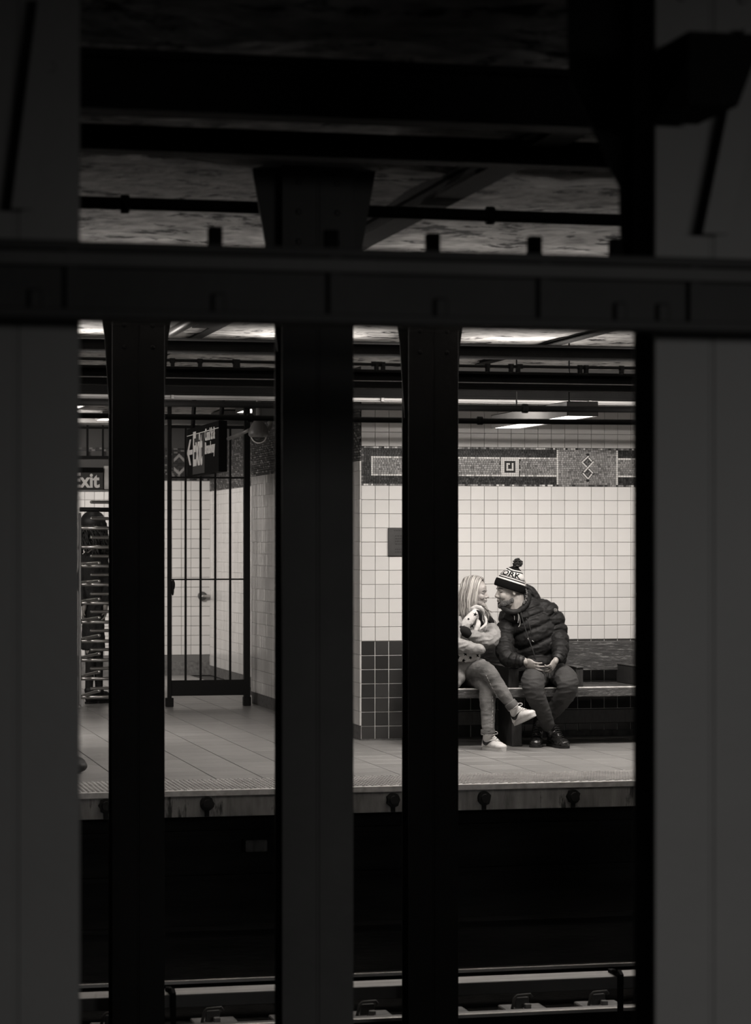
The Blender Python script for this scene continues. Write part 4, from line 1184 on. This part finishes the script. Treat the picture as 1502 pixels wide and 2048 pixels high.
for a0 in (0.2, 1.3, 2.4, 3.5, 4.6, 5.5): b3.ell(c+nrm*0.0105+(e1*math.cos(a0)+e2*math.sin(a0))*0.007, [0.0028]*3, n=6, m=5)
b3.build('badge_motif', zip_m, bdg)

# trousers
tr = MB()
limb(tr, [(1090,1350,18.56,26),(1072,1356,18.28,25),(1066,1364,18.06,24),(1070,1388,18.02,20.5),(1080,1412,18.06,17.5),(1091,1436,18.13,15),(1095,1449,18.15,14)], n=46, ring=26)
limb(tr, [(1104,1348,18.56,26),(1122,1352,18.30,25),(1135,1364,18.08,22.5),(1131,1388,18.10,20),(1115,1411,18.20,17),(1095,1434,18.26,14),(1082,1450,18.29,13)], n=46, ring=26)
tr.ell(q(1097,1350,18.55), (0.155, 0.15, 0.085))
mp(tr, 'trousers', jeans_d, voxel=0.006, smooth=5, fn=folds(0.006, 13, (0.8,0.8,2.2), 2.0))
# boots
def gnd(px, Y): v = PY(px, 1400, Y); v.z = 0.0; return v
for nm, heel, td, ank in (('boot', gnd(1100, 18.24), CRX*0.36 - CRY*0.93, q(1094,1436,18.17)), ('boot', gnd(1074, 18.36), -CRX*0.10 - CRY*1.0, q(1079,1440,18.30))):
    bm_, sl_ = MB(), MB()
    H, R = boot(bm_, sl_, heel, td, 0.285, ank, width=0.104, shaft_r=0.046)
    def bf(co, nr):
        out = co.copy()
        for i in range(len(co)):
            c_ = co[i]; nn = noise.noise(Vector((c_[0]*28, c_[1]*28, c_[2]*60)))
            out[i] = c_ + nr[i]*0.004*(0.3-abs(nn)*2)
        return out
    bo = mp(bm_, nm, boot_m, voxel=0.005, smooth=3, fn=bf)
    mp(sl_, 'boot_sole', sole_m)
    lc = MB()
    for k in range(6):
        u = k/5; cc = H + R @ Vector((0.19-0.10*u, 0, 0.088+0.075*u))
        lc.tube([cc + R @ Vector((0,-0.026,-0.006)), cc + R @ Vector((0.004,0,0.002)), cc + R @ Vector((0,0.026,-0.006))], 0.0032, 6)
    mp(lc, 'boot_laces', sole_m)
# beard, brow, eye
def hpt(O, R, s, p): return O + R @ (Vector(p)*s)
bm_ = MB()
for y in (-1, 1):
    for c_, r_ in (((.062,y*.026,-.084),(.0300,.0245,.0225)), ((.036,y*.037,-.074),(.034,.0175,.024)), ((.012,y*.047,-.062),(.020,.0125,.020)), ((.080,y*.012,-.099),(.0155,.017,.017)),
                   ((.088,y*.016,-.045),(.0085,.014,.0055)), ((.073,y*.026,-.064),(.0155,.0115,.017))):
        bm_.ell(hpt(Hm, Rm, SM, c_), [k*SM for k in r_], Rm, n=14, m=10)
mp(bm_, 'beard', beard_m, voxel=0.0035, smooth=2, fn=folds(0.0022, 160, ridge=False, amp2=0.0016, f2=420))
def bvh0(o):
    return BVHTree.FromPolygons([v.co.copy() for v in o.data.vertices], [tuple(p.vertices) for p in o.data.polygons])
from mathutils.bvhtree import BVHTree
def skin_line(mb, tree, O, R_, S_, pts, r, n=10):
    """pts in head coordinates (x ignored): dropped on the face from the front-side"""
    Q = spline(pts, n); P_ = []
    for y_, z_ in Q:
        a = O + R_ @ (Vector((0.16, y_*1.9, z_))*S_); b_3 = O + R_ @ (Vector((0.02, y_*0.6, z_))*S_)
        h = tree.ray_cast(a, (b_3-a).normalized())
        if h[0] is not None: P_.append(h[0])
    if len(P_) > 2: mb.tube(P_, [r*S_*(0.55+0.45*math.sin(math.pi*k/(len(P_)-1))) for k in range(len(P_))], 8, 0, True, True)
tb_ = bvh0(man)
eb = MB()
for y in (-1, 1): skin_line(eb, tb_, Hm, Rm, SM, [(y*.012,.022),(y*.026,.027),(y*.046,.021)], .0042)
mp(eb, 'eyebrow', lash)
ey = MB()
for y in (-1, 1): skin_line(ey, tb_, Hm, Rm, SM, [(y*.018,.002),(y*.030,.000),(y*.043,.003)], .0030)
mp(ey, 'eyelash', lash)
ey = MB(); skin_line(ey, tb_, Hm, Rm, SM, [(-.020,-.061),(0,-.0612),(.020,-.061)], .0024); mp(ey, 'mouth_line', lash)
# knit hat: rings along a tilted axis
hc = q(1018.5, 1177, 18.44); hup = (CRX*0.30 + UP*0.954).normalized()
hx = (-CRX*0.954 + UP*0.30 - CRY*0.10).normalized(); hy = hup.cross(hx).normalized()
def hatp(a, d, r): return hc + hup*(d*K) + hx*(math.cos(a)*r*K) + hy*(math.sin(a)*r*K*0.84)
prof = [(-1.5,29,0),(-2,31,0),(0,32.3,0),(7,32.6,0),(13,31.8,0),(14.5,30.4,0),(15,29.2,1),(17.6,28.5,1),(17.7,28.0,0),(19.6,27.4,0),(19.7,27.6,1),(22,26.6,1),(22.1,26.2,0),(23.4,25.6,0),(23.5,25.8,1),
        (29,22.8,1),(35,19.0,1),(35.1,18.6,0),(37,17.0,0),(37.1,17.2,1),(39.4,14.6,1),(39.5,14.2,0),(43,8.6,0),(46,5,0),(48,0.5,0)]
hat = MB(); n = 40
vs_ = []
for d_, r_, m_ in prof:
    for k in range(n):
        a = 2*math.pi*k/n; rr = r_*(1+0.006*math.sin(20*a))
        if d_ > 38: rr *= 1+0.10*math.sin(5*a)
        vs_.append(hatp(a, d_ + (0.8*math.sin(3*a+1) if d_ > 30 else 0), rr))
for i in range(len(prof)-1):
    hat.add([], []) 
base = len(hat.v); hat.v += [tuple(v) for v in vs_]
for i in range(len(prof)-1):
    for k in range(n):
        k2 = (k+1) % n
        hat.f.append((base+i*n+k, base+(i+1)*n+k, base+(i+1)*n+k2, base+i*n+k2)); hat.m.append(prof[i+1][2]); hat.sm.append(True)
hat_o = mp(hat, 'knit_hat', [knit_black, knit_white])
pm_b = MB()
pc = hatp(0, 50, 0) + CRX*0.006
for k in range(260):
    v = Vector((rnd.gauss(0,1), rnd.gauss(0,1), rnd.gauss(0,1))).normalized()
    r0 = rnd.uniform(0.018, 0.038); pm_b.ell(pc + v*r0 + UP*0.012, [rnd.uniform(.004,.0075)]*3, n=6, m=4)
pm_b.build('pompom', pom_m, hat_o)
# letters wrapped on the hat's white band: v along axis 23.5..35, angle measured from the face side
cu = bpy.data.curves.new('t', 'FONT'); cu.body = 'NEW YORK'; cu.size = 1.0; cu.extrude = 0.0; cu.offset = 0.022; cu.resolution_u = 3
to = bpy.data.objects.new('t', cu); col.objects.link(to)
tme = bpy.data.meshes.new_from_object(to.evaluated_get(bpy.context.evaluated_depsgraph_get())); bpy.data.objects.remove(to)
bmx = bmesh.new(); bmx.from_mesh(tme)
bmesh.ops.triangulate(bmx, faces=bmx.faces[:]); 
for _ in range(2): bmesh.ops.subdivide_edges(bmx, edges=[e for e in bmx.edges if e.calc_length() > 0.12], cuts=1); bmesh.ops.triangulate(bmx, faces=bmx.faces[:])
tw = max(v.co.x for v in bmx.verts)
def rad_at(d):
    for (d0,r0,_), (d1,r1,_) in zip(prof, prof[1:]):
        if d0 <= d <= d1: return r0 + (r1-r0)*(d-d0)/max(d1-d0, 1e-6)
    return 20
A_END = math.radians(122)       # where the K ends, round the camera side
for v in bmx.verts:
    u, vv = v.co.x, v.co.y
    d_ = 23.9 + vv/0.72*10.4
    ang = A_END - (tw-u)*math.radians(49)
    p = hatp(ang, d_, rad_at(d_)+0.5)
    v.co = p
lm = bpy.data.meshes.new('hat_lettering'); bmx.to_mesh(lm); bmx.free(); lm.materials.append(knit_black)
lo = bpy.data.objects.new('hat_lettering', lm); col.objects.link(lo); lo.parent = hat_o
# phone
b = MB(); pc = q(1094, 1335, 18.05); Rp = frame(CRX*0.93 + UP*0.02 - CRY*0.3, UP*0.93 - CRY*0.05)
k_ = MB(); k_.cbox(-0.050, 0.030, -0.030, 0.030, -0.0045, 0.0045, 0.003)
b.add([pc + Rp @ Vector(v) for v in k_.v], k_.f); tag(b.build('phone', phone_m), 'black phone held in the man\'s hands', 'phone')

# ================= the woman
body = MB()
Rw = frame(CRX*0.96 - CRY*0.26 - UP*0.03, UP*1.0 + CRX*0.02)
Hw = q(950.0, 1186.5, 18.42); SW = 0.925
head_parts(body, Hw, Rw, SW, False)
limb(body, [(932,1345,18.52,26),(932,1300,18.5,25),(938,1255,18.48,28),(944,1232,18.46,17),(945,1212,18.44,11)], flat=0.62)
limb(body, [(975,1246,18.56,8),(986,1276,18.42,7.5),(965,1276,18.28,5.5),(934,1265,18.25,4.5)])
limb(body, [(912,1246,18.38,8),(903,1284,18.26,7.5),(925,1292,18.17,5.5),(950,1297,18.18,4.5)])
limb(body, [(928,1350,18.50,18),(955,1344,18.24,13.5),(976,1350,18.04,11),(1003,1384,17.95,8.5),(1027,1414,17.91,6.5)])
limb(body, [(940,1355,18.50,18),(962,1362,18.24,13),(973,1376,18.09,10.5),(976,1420,18.0,8),(976,1470,17.97,6.5)])
hand(body, q(952, 1298, 18.19), CRX*0.35 + CRY*0.9 + UP*0.15, UP*0.9 - CRX*0.2, 1, 0.80, bends=((20,30,20),)*4)
hand(body, q(930, 1263, 18.26), -CRX*0.85 + CRY*0.35 + UP*0.2, -CRY*0.8 + UP*0.3, -1, 0.72, bends=((20,30,20),)*4)
woman = finish(body, 'person', skin_w, voxel=0.0034, smooth=2)
tag(woman, 'blonde woman sitting cross-legged in pale jacket, starry scarf, washed jeans and white sneakers', 'person', 'couple on the bench')
del woman['group'], man['group']
def wp(mb, name, m, **kw):
    k = {a: kw.pop(a) for a in ('voxel','smooth','fn','bevel','subsurf') if a in kw}
    if k: return finish(mb, name, m, parent=woman, **k, **kw)
    return mb.build(name, m, woman, **kw)
ct = MB()
limb(ct, [(930,1345,18.52,32),(930,1312,18.49,32),(934,1278,18.48,33),(940,1248,18.47,34),(944,1232,18.47,24)], n=40, flat=0.68, ring=30)
limb(ct, [(972,1240,18.54,13),(983,1256,18.48,14),(986,1274,18.38,16.5),(974,1282,18.30,16.5),(954,1275,18.26,13),(935,1265,18.245,10)], n=40, ring=22)
limb(ct, [(914,1244,18.30,13),(909,1266,18.25,14),(906,1288,18.20,16),(925,1292,18.15,14),(948,1297,18.14,11.5),(961,1299,18.14,10)], n=40, ring=22)
jw = wp(ct, 'jacket', coat_l, voxel=0.006, smooth=3, fn=folds(0.009, 13, (1,1,1.8), 9.0, amp2=0.002, f2=50))
ct = MB(); limb(ct, [(936,1266.5,18.243,10.4),(928,1262,18.237,9.8),(920,1259,18.25,8)], n=12); wp(ct, 'cuff', coat_d)
ct = MB()      # jacket skirt over the thigh
limb(ct, [(912,1334,18.35,22),(930,1330,18.28,17),(950,1325,18.20,10),(968,1323,18.16,5)], n=24, ring=22, flat=0.9)
limb(ct, [(902,1330,18.34,26),(908,1346,18.29,25),(910,1358,18.25,21),(910,1366,18.23,14)], n=20, ring=22, flat=0.8)
wp(ct, 'jacket_hem', coat_l, voxel=0.006, smooth=3, fn=folds(0.004, 14, (1,1,1), 4.0))
# scarf: loops at the throat, tail under the arms
sc = MB()
limb(sc, [(954,1221,18.30,6),(945,1232,18.275,9.5),(935,1245,18.265,11),(926,1256,18.265,9)], n=30, flat=0.6, ring=22)
limb(sc, [(939,1223,18.32,3),(945,1217,18.305,4.5),(955,1214.5,18.295,5.2),(963,1219,18.305,5),(967,1228,18.33,3.5)], n=30, flat=0.7, ring=18)
limb(sc, [(957,1240,18.30,4),(956,1250,18.285,5.5),(951,1261,18.275,4.5)], n=24, flat=0.55, ring=18)
limb(sc, [(967,1228,18.34,2.4),(972,1239,18.33,2.8),(971,1249,18.31,2.8),(958,1259,18.29,2.4)], n=24, flat=0.7, ring=14)
limb(sc, [(902,1308,18.26,13),(930,1312,18.20,12.5),(955,1313,18.17,10)], n=20, flat=0.5, ring=22)
scarf = wp(sc, 'scarf', scarf_m, voxel=0.0045, smooth=2, fn=folds(0.003, 26, (1,1,1), 1.0), kind='stuff')
sl_ = MB()
limb(sl_, [(950,1221,18.29,1.6),(957,1223.5,18.282,2.6),(961,1231,18.285,3.4),(961,1240,18.30,3.6),(964,1250,18.33,5)], n=24, flat=0.6, ring=16)
limb(sl_, [(973,1232,18.47,4),(981,1240,18.46,6),(987,1251,18.46,4)], n=16, flat=0.8, ring=16)
wp(sl_, 'scarf_gap_shade', coat_d, kind='stuff')  # dark pieces put in for the shade inside the scarf's loop and gaps
from mathutils.bvhtree import BVHTree
def bvh(o):
    return BVHTree.FromPolygons([v.co.copy() for v in o.data.vertices], [tuple(p.vertices) for p in o.data.polygons])
def onto(tree, p, lift=0.0015, strict=False):
    """slide a point along the view depth onto a garment's near surface"""
    d = (Vector(p) - Vector((0,0,EYE))).normalized()
    h = tree.ray_cast(Vector((0,0,EYE)) + d*15, d)
    return (h[0] - d*lift) if h[0] is not None else (Vector(p) if not strict else None)
ts_ = bvh(scarf)
def star(mb, px, py, r, ang, tree, Y=18.2):
    pts = []
    for k in range(10):
        a = ang + math.pi*k/5; rr = r if k % 2 == 0 else r*0.42
        pts.append(onto(tree, q(px + rr*math.sin(a), py - rr*math.cos(a), Y)))
    c_ = onto(tree, q(px, py, Y), 0.003)
    vs_ = pts + [c_]
    mb.add(vs_, [(k, (k+1)%10, 10) for k in range(10)])
st = MB()
for px, py, r, a in ((950.5,1229,5.0,0.2),(943.5,1251,6.2,-0.1),(927,1255,5.5,0.3),(956,1311,5,0.1),(941,1315.5,4.5,0.4),(931,1308,5,0.0),(927,1321,5,0.3),(916,1314,5,0.2),(918,1303,4,0.7),(937,1238,3.5,0.5)):
    star(st, px, py, r, a, ts_)
st.build('star_print', star_m, scarf)
# jeans
jn = MB()
limb(jn, [(922,1350,18.52,26),(945,1342,18.30,22.5),(966,1340,18.10,19),(979,1347,17.99,16.5),(992,1366,17.95,15),(1008,1389,17.92,13),(1023,1410,17.90,10.5)], n=44, ring=24)
limb(jn, [(938,1356,18.50,24),(960,1360,18.22,19),(974,1374,18.05,17),(975,1400,18.01,16.5),(976,1430,17.98,14),(976,1460,17.95,13)], n=44, ring=24)
def jnf(co, nr):
    out = co.copy()
    for i in range(len(co)):
        c_ = co[i]; n1 = noise.noise(Vector((c_[0]*14, c_[1]*14, c_[2]*19+7))); n2 = noise.noise(Vector((c_[0]*9, c_[1]*9, c_[2]*60)))
        low = 1.0 if c_[2] > 0.35 else 1.3
        out[i] = c_ + nr[i]*(0.0045*(0.3-abs(n1)*2) + 0.0016*low*(0.3-abs(n2)*2))
    return out
jeans = wp(jn, 'jeans', jeans_l, voxel=0.0055, smooth=4, fn=jnf)
tj = bvh(jeans)
sm_ = MB()
for rows in ([(972,1350),(978,1362),(987,1380),(997,1396),(1008,1412)], [(985,1392),(986,1415),(984,1440),(984,1456)]):
    S = spline([(a_, b_2) for a_, b_2 in rows], 30)
    P_ = [onto(tj, q(s[0], s[1], 17.95), 0.001, True) for s in S]
    P_ = [a_ for a_ in P_ if a_ is not None and abs(a_.y-18.0) < 0.16]
    for k in range(0, len(P_)-2, 3): sm_.tube(P_[k:k+3], 0.0016, 6)
wp(sm_, 'seam', seam_m, kind='stuff')
cuf = MB(); limb(cuf, [(976,1459,17.955,13.6),(976,1464,17.955,14.4),(976.5,1468,17.955,14.2)], n=10, ends=False, ring=28); limb(cuf, [(1019,1404,17.905,12.0),(1024,1411,17.90,12.8),(1026,1414,17.90,12.4)], n=10, ends=False, ring=28)
wp(cuf, 'turned_cuff', jeans_l, fn=folds(0.004, 60, seed=3.0), smooth=1)
cuf = MB(); limb(cuf, [(976.5,1468,17.955,14.4),(976.5,1469.4,17.955,14.2)], n=3, ends=False, ring=28); limb(cuf, [(1026,1413.6,17.90,12.7),(1027,1415,17.90,12.5)], n=3, ends=False, ring=28); wp(cuf, 'cuff_stitching', seam_m)

def sneaker(heel, fwd, up, ankle, L=0.262):
    f = Vector(fwd).normalized(); u = Vector(up); u = (u-f*u.dot(f)).normalized(); l = u.cross(f); R = Matrix((f,l,u)).transposed(); H = Vector(heel)
    b = MB()
    def E(c, r): b.ell(H + R @ Vector(c), r, R, n=18, m=12)
    E((0.042,0,0.056),(0.046,0.037,0.052)); E((0.10,0,0.052),(0.080,0.041,0.042)); E((0.165,0,0.038),(0.062,0.050,0.034)); E((0.208,0,0.032),(0.044,0.046,0.028)); E((0.03,0,0.035),(0.034,0.037,0.032))
    E((0.080,0,0.090),(0.050,0.034,0.042)); E((0.055,0,0.105),(0.046,0.036,0.035))
    b.capsule(H + R @ Vector((0.050,0,0.09)), Vector(ankle), 0.038, 0.036, n=16, seg=3)
    sh = wp(b, 'sneaker', shoe_w, voxel=0.004, smooth=3)
    s_ = MB(); pts = []
    for k in range(44):
        a = 2*math.pi*k/44; x = 0.5*L - 0.5*L*math.copysign(abs(math.cos(a))**0.8, math.cos(a)); wd = 0.034 + 0.0125*max(0, math.sin(math.pi*min(x/L,1)**1.6))
        sa_ = math.sin(a); pts.append((x-0.005, math.copysign(abs(sa_)**0.62, sa_)*wd*1.05))
    n = len(pts); vs_ = [H + R @ Vector((x,y,z)) for z,e in ((0.0,0),(0.021,0)) for x,y in pts]
    s_.add(vs_, [tuple(range(n)), tuple(range(n,2*n))[::-1]] + [(i,n+i,n+(i+1)%n,(i+1)%n) for i in range(n)])
    sole_o = s_.build('sneaker_sole', shoe_sole, sh)
    t_ = bvh(sh)
    lc = MB()
    for k in range(6):
        x = 0.168-0.019*k; z = 0.078+0.011*k
        lc.tube([H+R@Vector((x,-0.022,z-0.006)), H+R@Vector((x+0.006,0,z+0.006)), H+R@Vector((x,0.022,z-0.006))], 0.0026, 6)
        lc.tube([H+R@Vector((x-0.018,-0.022,z+0.002)), H+R@Vector((x,0,z+0.008)), H+R@Vector((x,0.022,z-0.006))], 0.0024, 6)
    for s2 in (-1, 1):
        lp_ = spline([(0.080,0,0.132),(0.092,s2*0.014,0.143),(0.116,s2*0.034,0.136),(0.118,s2*0.038,0.122),(0.098,s2*0.020,0.120),(0.082,0,0.130)], 16)
        lc.tube([H+R@Vector(a_) for a_ in lp_], 0.0022, 6)
    lc.build('laces', lace_m, sh)
    # curved tick emblem on each side
    ctl = [(0.028,0.088,0.002),(0.036,0.066,0.008),(0.058,0.049,0.0135),(0.088,0.050,0.011),(0.118,0.064,0.006),(0.145,0.080,0.001)]
    S_ = spline(ctl, 16)
    for side in (-1, 1):
        sw = MB(); pp = []
        for i_ in range(16):
            x, z, w3 = S_[i_]; j2 = min(i_+1, 15); j1 = max(i_-1, 0)
            tx, tz = S_[j2][0]-S_[j1][0], S_[j2][1]-S_[j1][1]; ln_ = math.hypot(tx, tz)
            for e_ in (-1, 0, 1):
                xx, zz = x - tz/ln_*w3*e_, z + tx/ln_*w3*e_
                h = t_.ray_cast(H + R @ Vector((xx, side*0.12, zz)), R @ Vector((0,-side,0)))
                pp.append((h[0] + R @ Vector((0,side*0.0018,0))) if h[0] is not None else H + R @ Vector((xx, side*0.036, zz)))
        fs_ = []
        for i_ in range(15):
            for e_ in (0, 1):
                a = i_*3+e_; fs_.append((a, a+1, a+4, a+3))
        sw.add(pp, fs_)
        sw.build('side_emblem', swoosh_m, sh, label='black curved tick emblem')
    return sh
sneaker(gnd(967.5, 18.04), CRX*0.58 - CRY*0.82, UP, q(976,1469,17.955))
up2 = (UP*0.80 + CRX*0.46 + CRY*0.05)
sneaker(q(1026,1447,17.93), CRX*0.66 - CRY*0.68 + UP*0.06*0 - UP*0.02, UP*0.86 + CRX*0.10, q(1027,1414,17.90)) if False else sneaker(q(1032,1451,17.97), CRX*0.50 - CRY*0.80 + UP*0.33, UP*0.88 - CRX*0.42 + CRY*0.25, q(1027,1416,17.92))

# face details
tw_ = bvh(woman)
fd = MB()
for y in (-1, 1): skin_line(fd, tw_, Hw, Rw, SW, [(y*.012,.020),(y*.028,.026),(y*.047,.017)], .0030)
wp(fd, 'eyebrow', lash)
fd = MB()
for y in (-1, 1): skin_line(fd, tw_, Hw, Rw, SW, [(y*.018,-.001),(y*.031,-.005),(y*.046,-.001)], .0030)
wp(fd, 'eyelash', lash)
fd = MB()
for y in (-1, 1): skin_line(fd, tw_, Hw, Rw, SW, [(y*.018,.006),(y*.031,.011),(y*.045,.007)], .0016)
wp(fd, 'eyelid_line', mat('eyelid_dark', 0.12, 0.6))  # thin darker line along each upper eyelid
fd = MB()
fd.ell(hpt(Hw,Rw,SW,(.0955,0,-.0560)), (.0085,.017,.0042), Rw, n=12, m=8); fd.ell(hpt(Hw,Rw,SW,(.0935,0,-.0662)), (.0085,.015,.0048), Rw, n=12, m=8)
wp(fd, 'lips', lip_m)

# hair: locks from the parting falling over both sides
hr = MB(); tones = []
def lock(rows, r, flat, tone, n=14):
    S = spline(rows, n)
    rr = [r*(0.5+0.5*math.sin(math.pi*min(0.12+0.80*i/(n-1), 1))) * (1.0 if i < n-2 else 0.5) for i in range(n)]
    k0 = len(hr.v)
    hr.tube([Vector(s[:3]) for s in S], rr, 6, 0, True, True, flat)
    tones.extend([tone]*(len(hr.v)-k0))
def hl(p): v = hpt(Hw, Rw, SW, p); return [v.x, v.y, v.z]
rh = random.Random(11)
for k in range(520):
    side = 1 if rh.random() < 0.60 else -1          # -1: far side; near side is -y in head frame
    ysg = -1 if side > 0 else 1
    u = rh.random()                                 # along the parting, 0 front .. 1 back
    xf = 0.068 - 0.165*u
    zt = 0.118 + 0.026*math.sin(math.pi*min(max((0.085-xf)/0.19,0),1)) + rh.uniform(-.002,.004)
    p0 = (xf, ysg*0.004, zt)
    jt = rh.uniform(-.004,.006)
    xm_ = 0.046 - 0.145*u + rh.uniform(-.006,.006)
    p1 = (xf*0.95-0.006, ysg*(0.045+jt), zt-0.020)
    p2 = (xm_, ysg*(0.080+jt), 0.052)
    p3 = (xm_-0.010+rh.uniform(-.006,.006), ysg*(0.092+jt), -0.035)
    ln = rh.uniform(-0.24, -0.175) - 0.02*u if side > 0 else rh.uniform(-0.225, -0.15)
    fw = 0.0 if side > 0 else 0.085*(1-u)
    p4 = (xm_-0.010 + fw*0.5 + rh.uniform(-.008,.008), ysg*(0.094+jt), -0.115)
    p5 = (xm_-0.004 + fw + rh.uniform(-.014,.014), ysg*(0.088+jt*1.5+rh.uniform(-.01,.01)), ln)
    if u > 0.85 and side > 0: p3 = (xm_-.03, ysg*.075, -.035); p4 = (xm_-.035, ysg*.08, -.115); p5 = (xm_-.035, ysg*.08, ln)
    tone = min(1, max(0, rh.gauss(0.50, 0.33)))
    lock([hl(p) for p in (p0,p1,p2,p3,p4,p5)], rh.uniform(.0026,.0046)*SW*(1.0 if side > 0 else 1.5), 0.7, tone)
for k in range(70):                                  # back of the head
    a = rh.uniform(-1, 1)
    p0 = (-0.075, a*0.02, 0.128); p1 = (-0.108, a*0.045, 0.085); p2 = (-0.118, a*0.062, 0.01); p3 = (-0.112, a*0.072, -0.09); p4 = (-0.10+rh.uniform(-.01,.01), a*0.08, rh.uniform(-.21,-.17))
    lock([hl(p) for p in (p0,p1,p2,p3,p4)], rh.uniform(.004,.006)*SW, 0.7, min(1,max(0,rh.gauss(0.4,0.2))))
cap = MB(); cap.ell(hpt(Hw,Rw,SW,(-.020,0,.052)), (.098*SW,.080*SW,.088*SW), Rw)
k0 = len(hr.v); hr.add(cap.v, cap.f, 0, True); tones.extend([0.25]*(len(hr.v)-k0))
ho = wp(hr, 'hair', hair_m)
at2 = ho.data.attributes.new('tone', 'FLOAT', 'POINT'); at2.data.foreach_set('value', tones)

# ================= the traveller behind the turnstile
YP = YX + 0.62
KP = 1/(F/(PY(190,1100,YP).x*SA + YP*CA))
b = MB()
def lp(rows, mb, **kw):
    W = [(*PY(r[0], r[1], YP + r[2]), r[3]*KP) for r in rows]
    S = spline(W, 20); mb.tube([Vector(s[:3]) for s in S], [s[3] for s in S], 18, 0, True, True, kw.get('flat', 1.0), (0,1,0))
Rt = frame(CRX*0.6 + CRY*0.8, UP); Ht = PY(188, 1052, YP)
head_parts(b, Ht, Rt, 0.95, False)
lp([(186,1245,0,16),(187,1180,0,17),(188,1110,0,20),(188,1092,0,12)], b, flat=0.6)
lp([(180,1245,0,10),(179,1320,-.02,8),(178,1385,0,6)], b); lp([(196,1245,0,10),(197,1320,.03,8),(198,1385,.04,6)], b)
lp([(170,1112,0,7),(164,1165,0,6),(168,1215,-.08,5)], b); lp([(206,1112,0,7),(213,1165,0,6),(211,1215,-.08,5)], b)
hand(b, PY(168,1215,YP-.08), -UP*0.9-CRX*0.1, -CRX*0.9, 1, 0.85); hand(b, PY(211,1215,YP-.08), -UP*0.9, CRX*0.9, -1, 0.85)
trav = finish(b, 'person', skin, voxel=0.006, smooth=2)
tag(trav, 'dark-clothed traveller with long curly hair, seen through the turnstile bars', 'person')
cl = mat('dark_coat', 0.016, 0.8, bump=0.4)
b = MB(); lp([(186,1300,0,24),(187,1240,0,23),(187,1180,0,22),(188,1125,0,24),(188,1098,0,17)], b, flat=0.65)
lp([(170,1110,0,10),(162,1165,0,9),(167,1212,-.08,7)], b); lp([(206,1110,0,10),(215,1165,0,9),(212,1212,-.08,7)], b)
finish(b, 'coat', cl, voxel=0.01, smooth=3, parent=trav, fn=folds(0.012, 12))
b = MB(); lp([(181,1285,0,11.5),(180,1330,-.02,9.5),(178,1378,0,8)], b); lp([(196,1285,0,11.5),(197,1330,.03,9.5),(198,1378,.04,8)], b)
finish(b, 'trousers', cl, voxel=0.01, smooth=3, parent=trav)
b = MB()
for px, dz in ((178,0),(198,.04)):
    g_ = PY(px, 1392, YP+dz); g_.z = 0
    s_ = MB(); boot(b, s_, g_ - CRX*0.02, CRX*0.5+CRY*0.6, 0.26, Vector((g_.x, g_.y, 0.13)), shaft_r=0.045); b.add(s_.v, s_.f)
b.build('shoes', sole_m, trav)
b = MB(); b.ell(Ht+Vector((-0.01,-0.01,0.04)), (0.122,0.115,0.112))
for k in range(150):
    v = Vector((rh.gauss(0,1), rh.gauss(0,1), rh.gauss(0,1))).normalized()
    v.z = abs(v.z)*0.9 - 0.15
    p0 = Ht + Vector((v.x*0.105, v.y*0.105, v.z*0.13+0.03)); pts = []
    for i in range(12):
        a = i*1.3 + k
        pts.append(p0 + Vector((v.x*0.004*i + 0.013*math.cos(a), v.y*0.004*i + 0.013*math.sin(a), -0.026*i*rh.uniform(.9,1.1))))
    b.tube(pts, [0.009]*12, 5, 0)
b.build('hair', mat('dark_curls', 0.022, 0.5), trav)
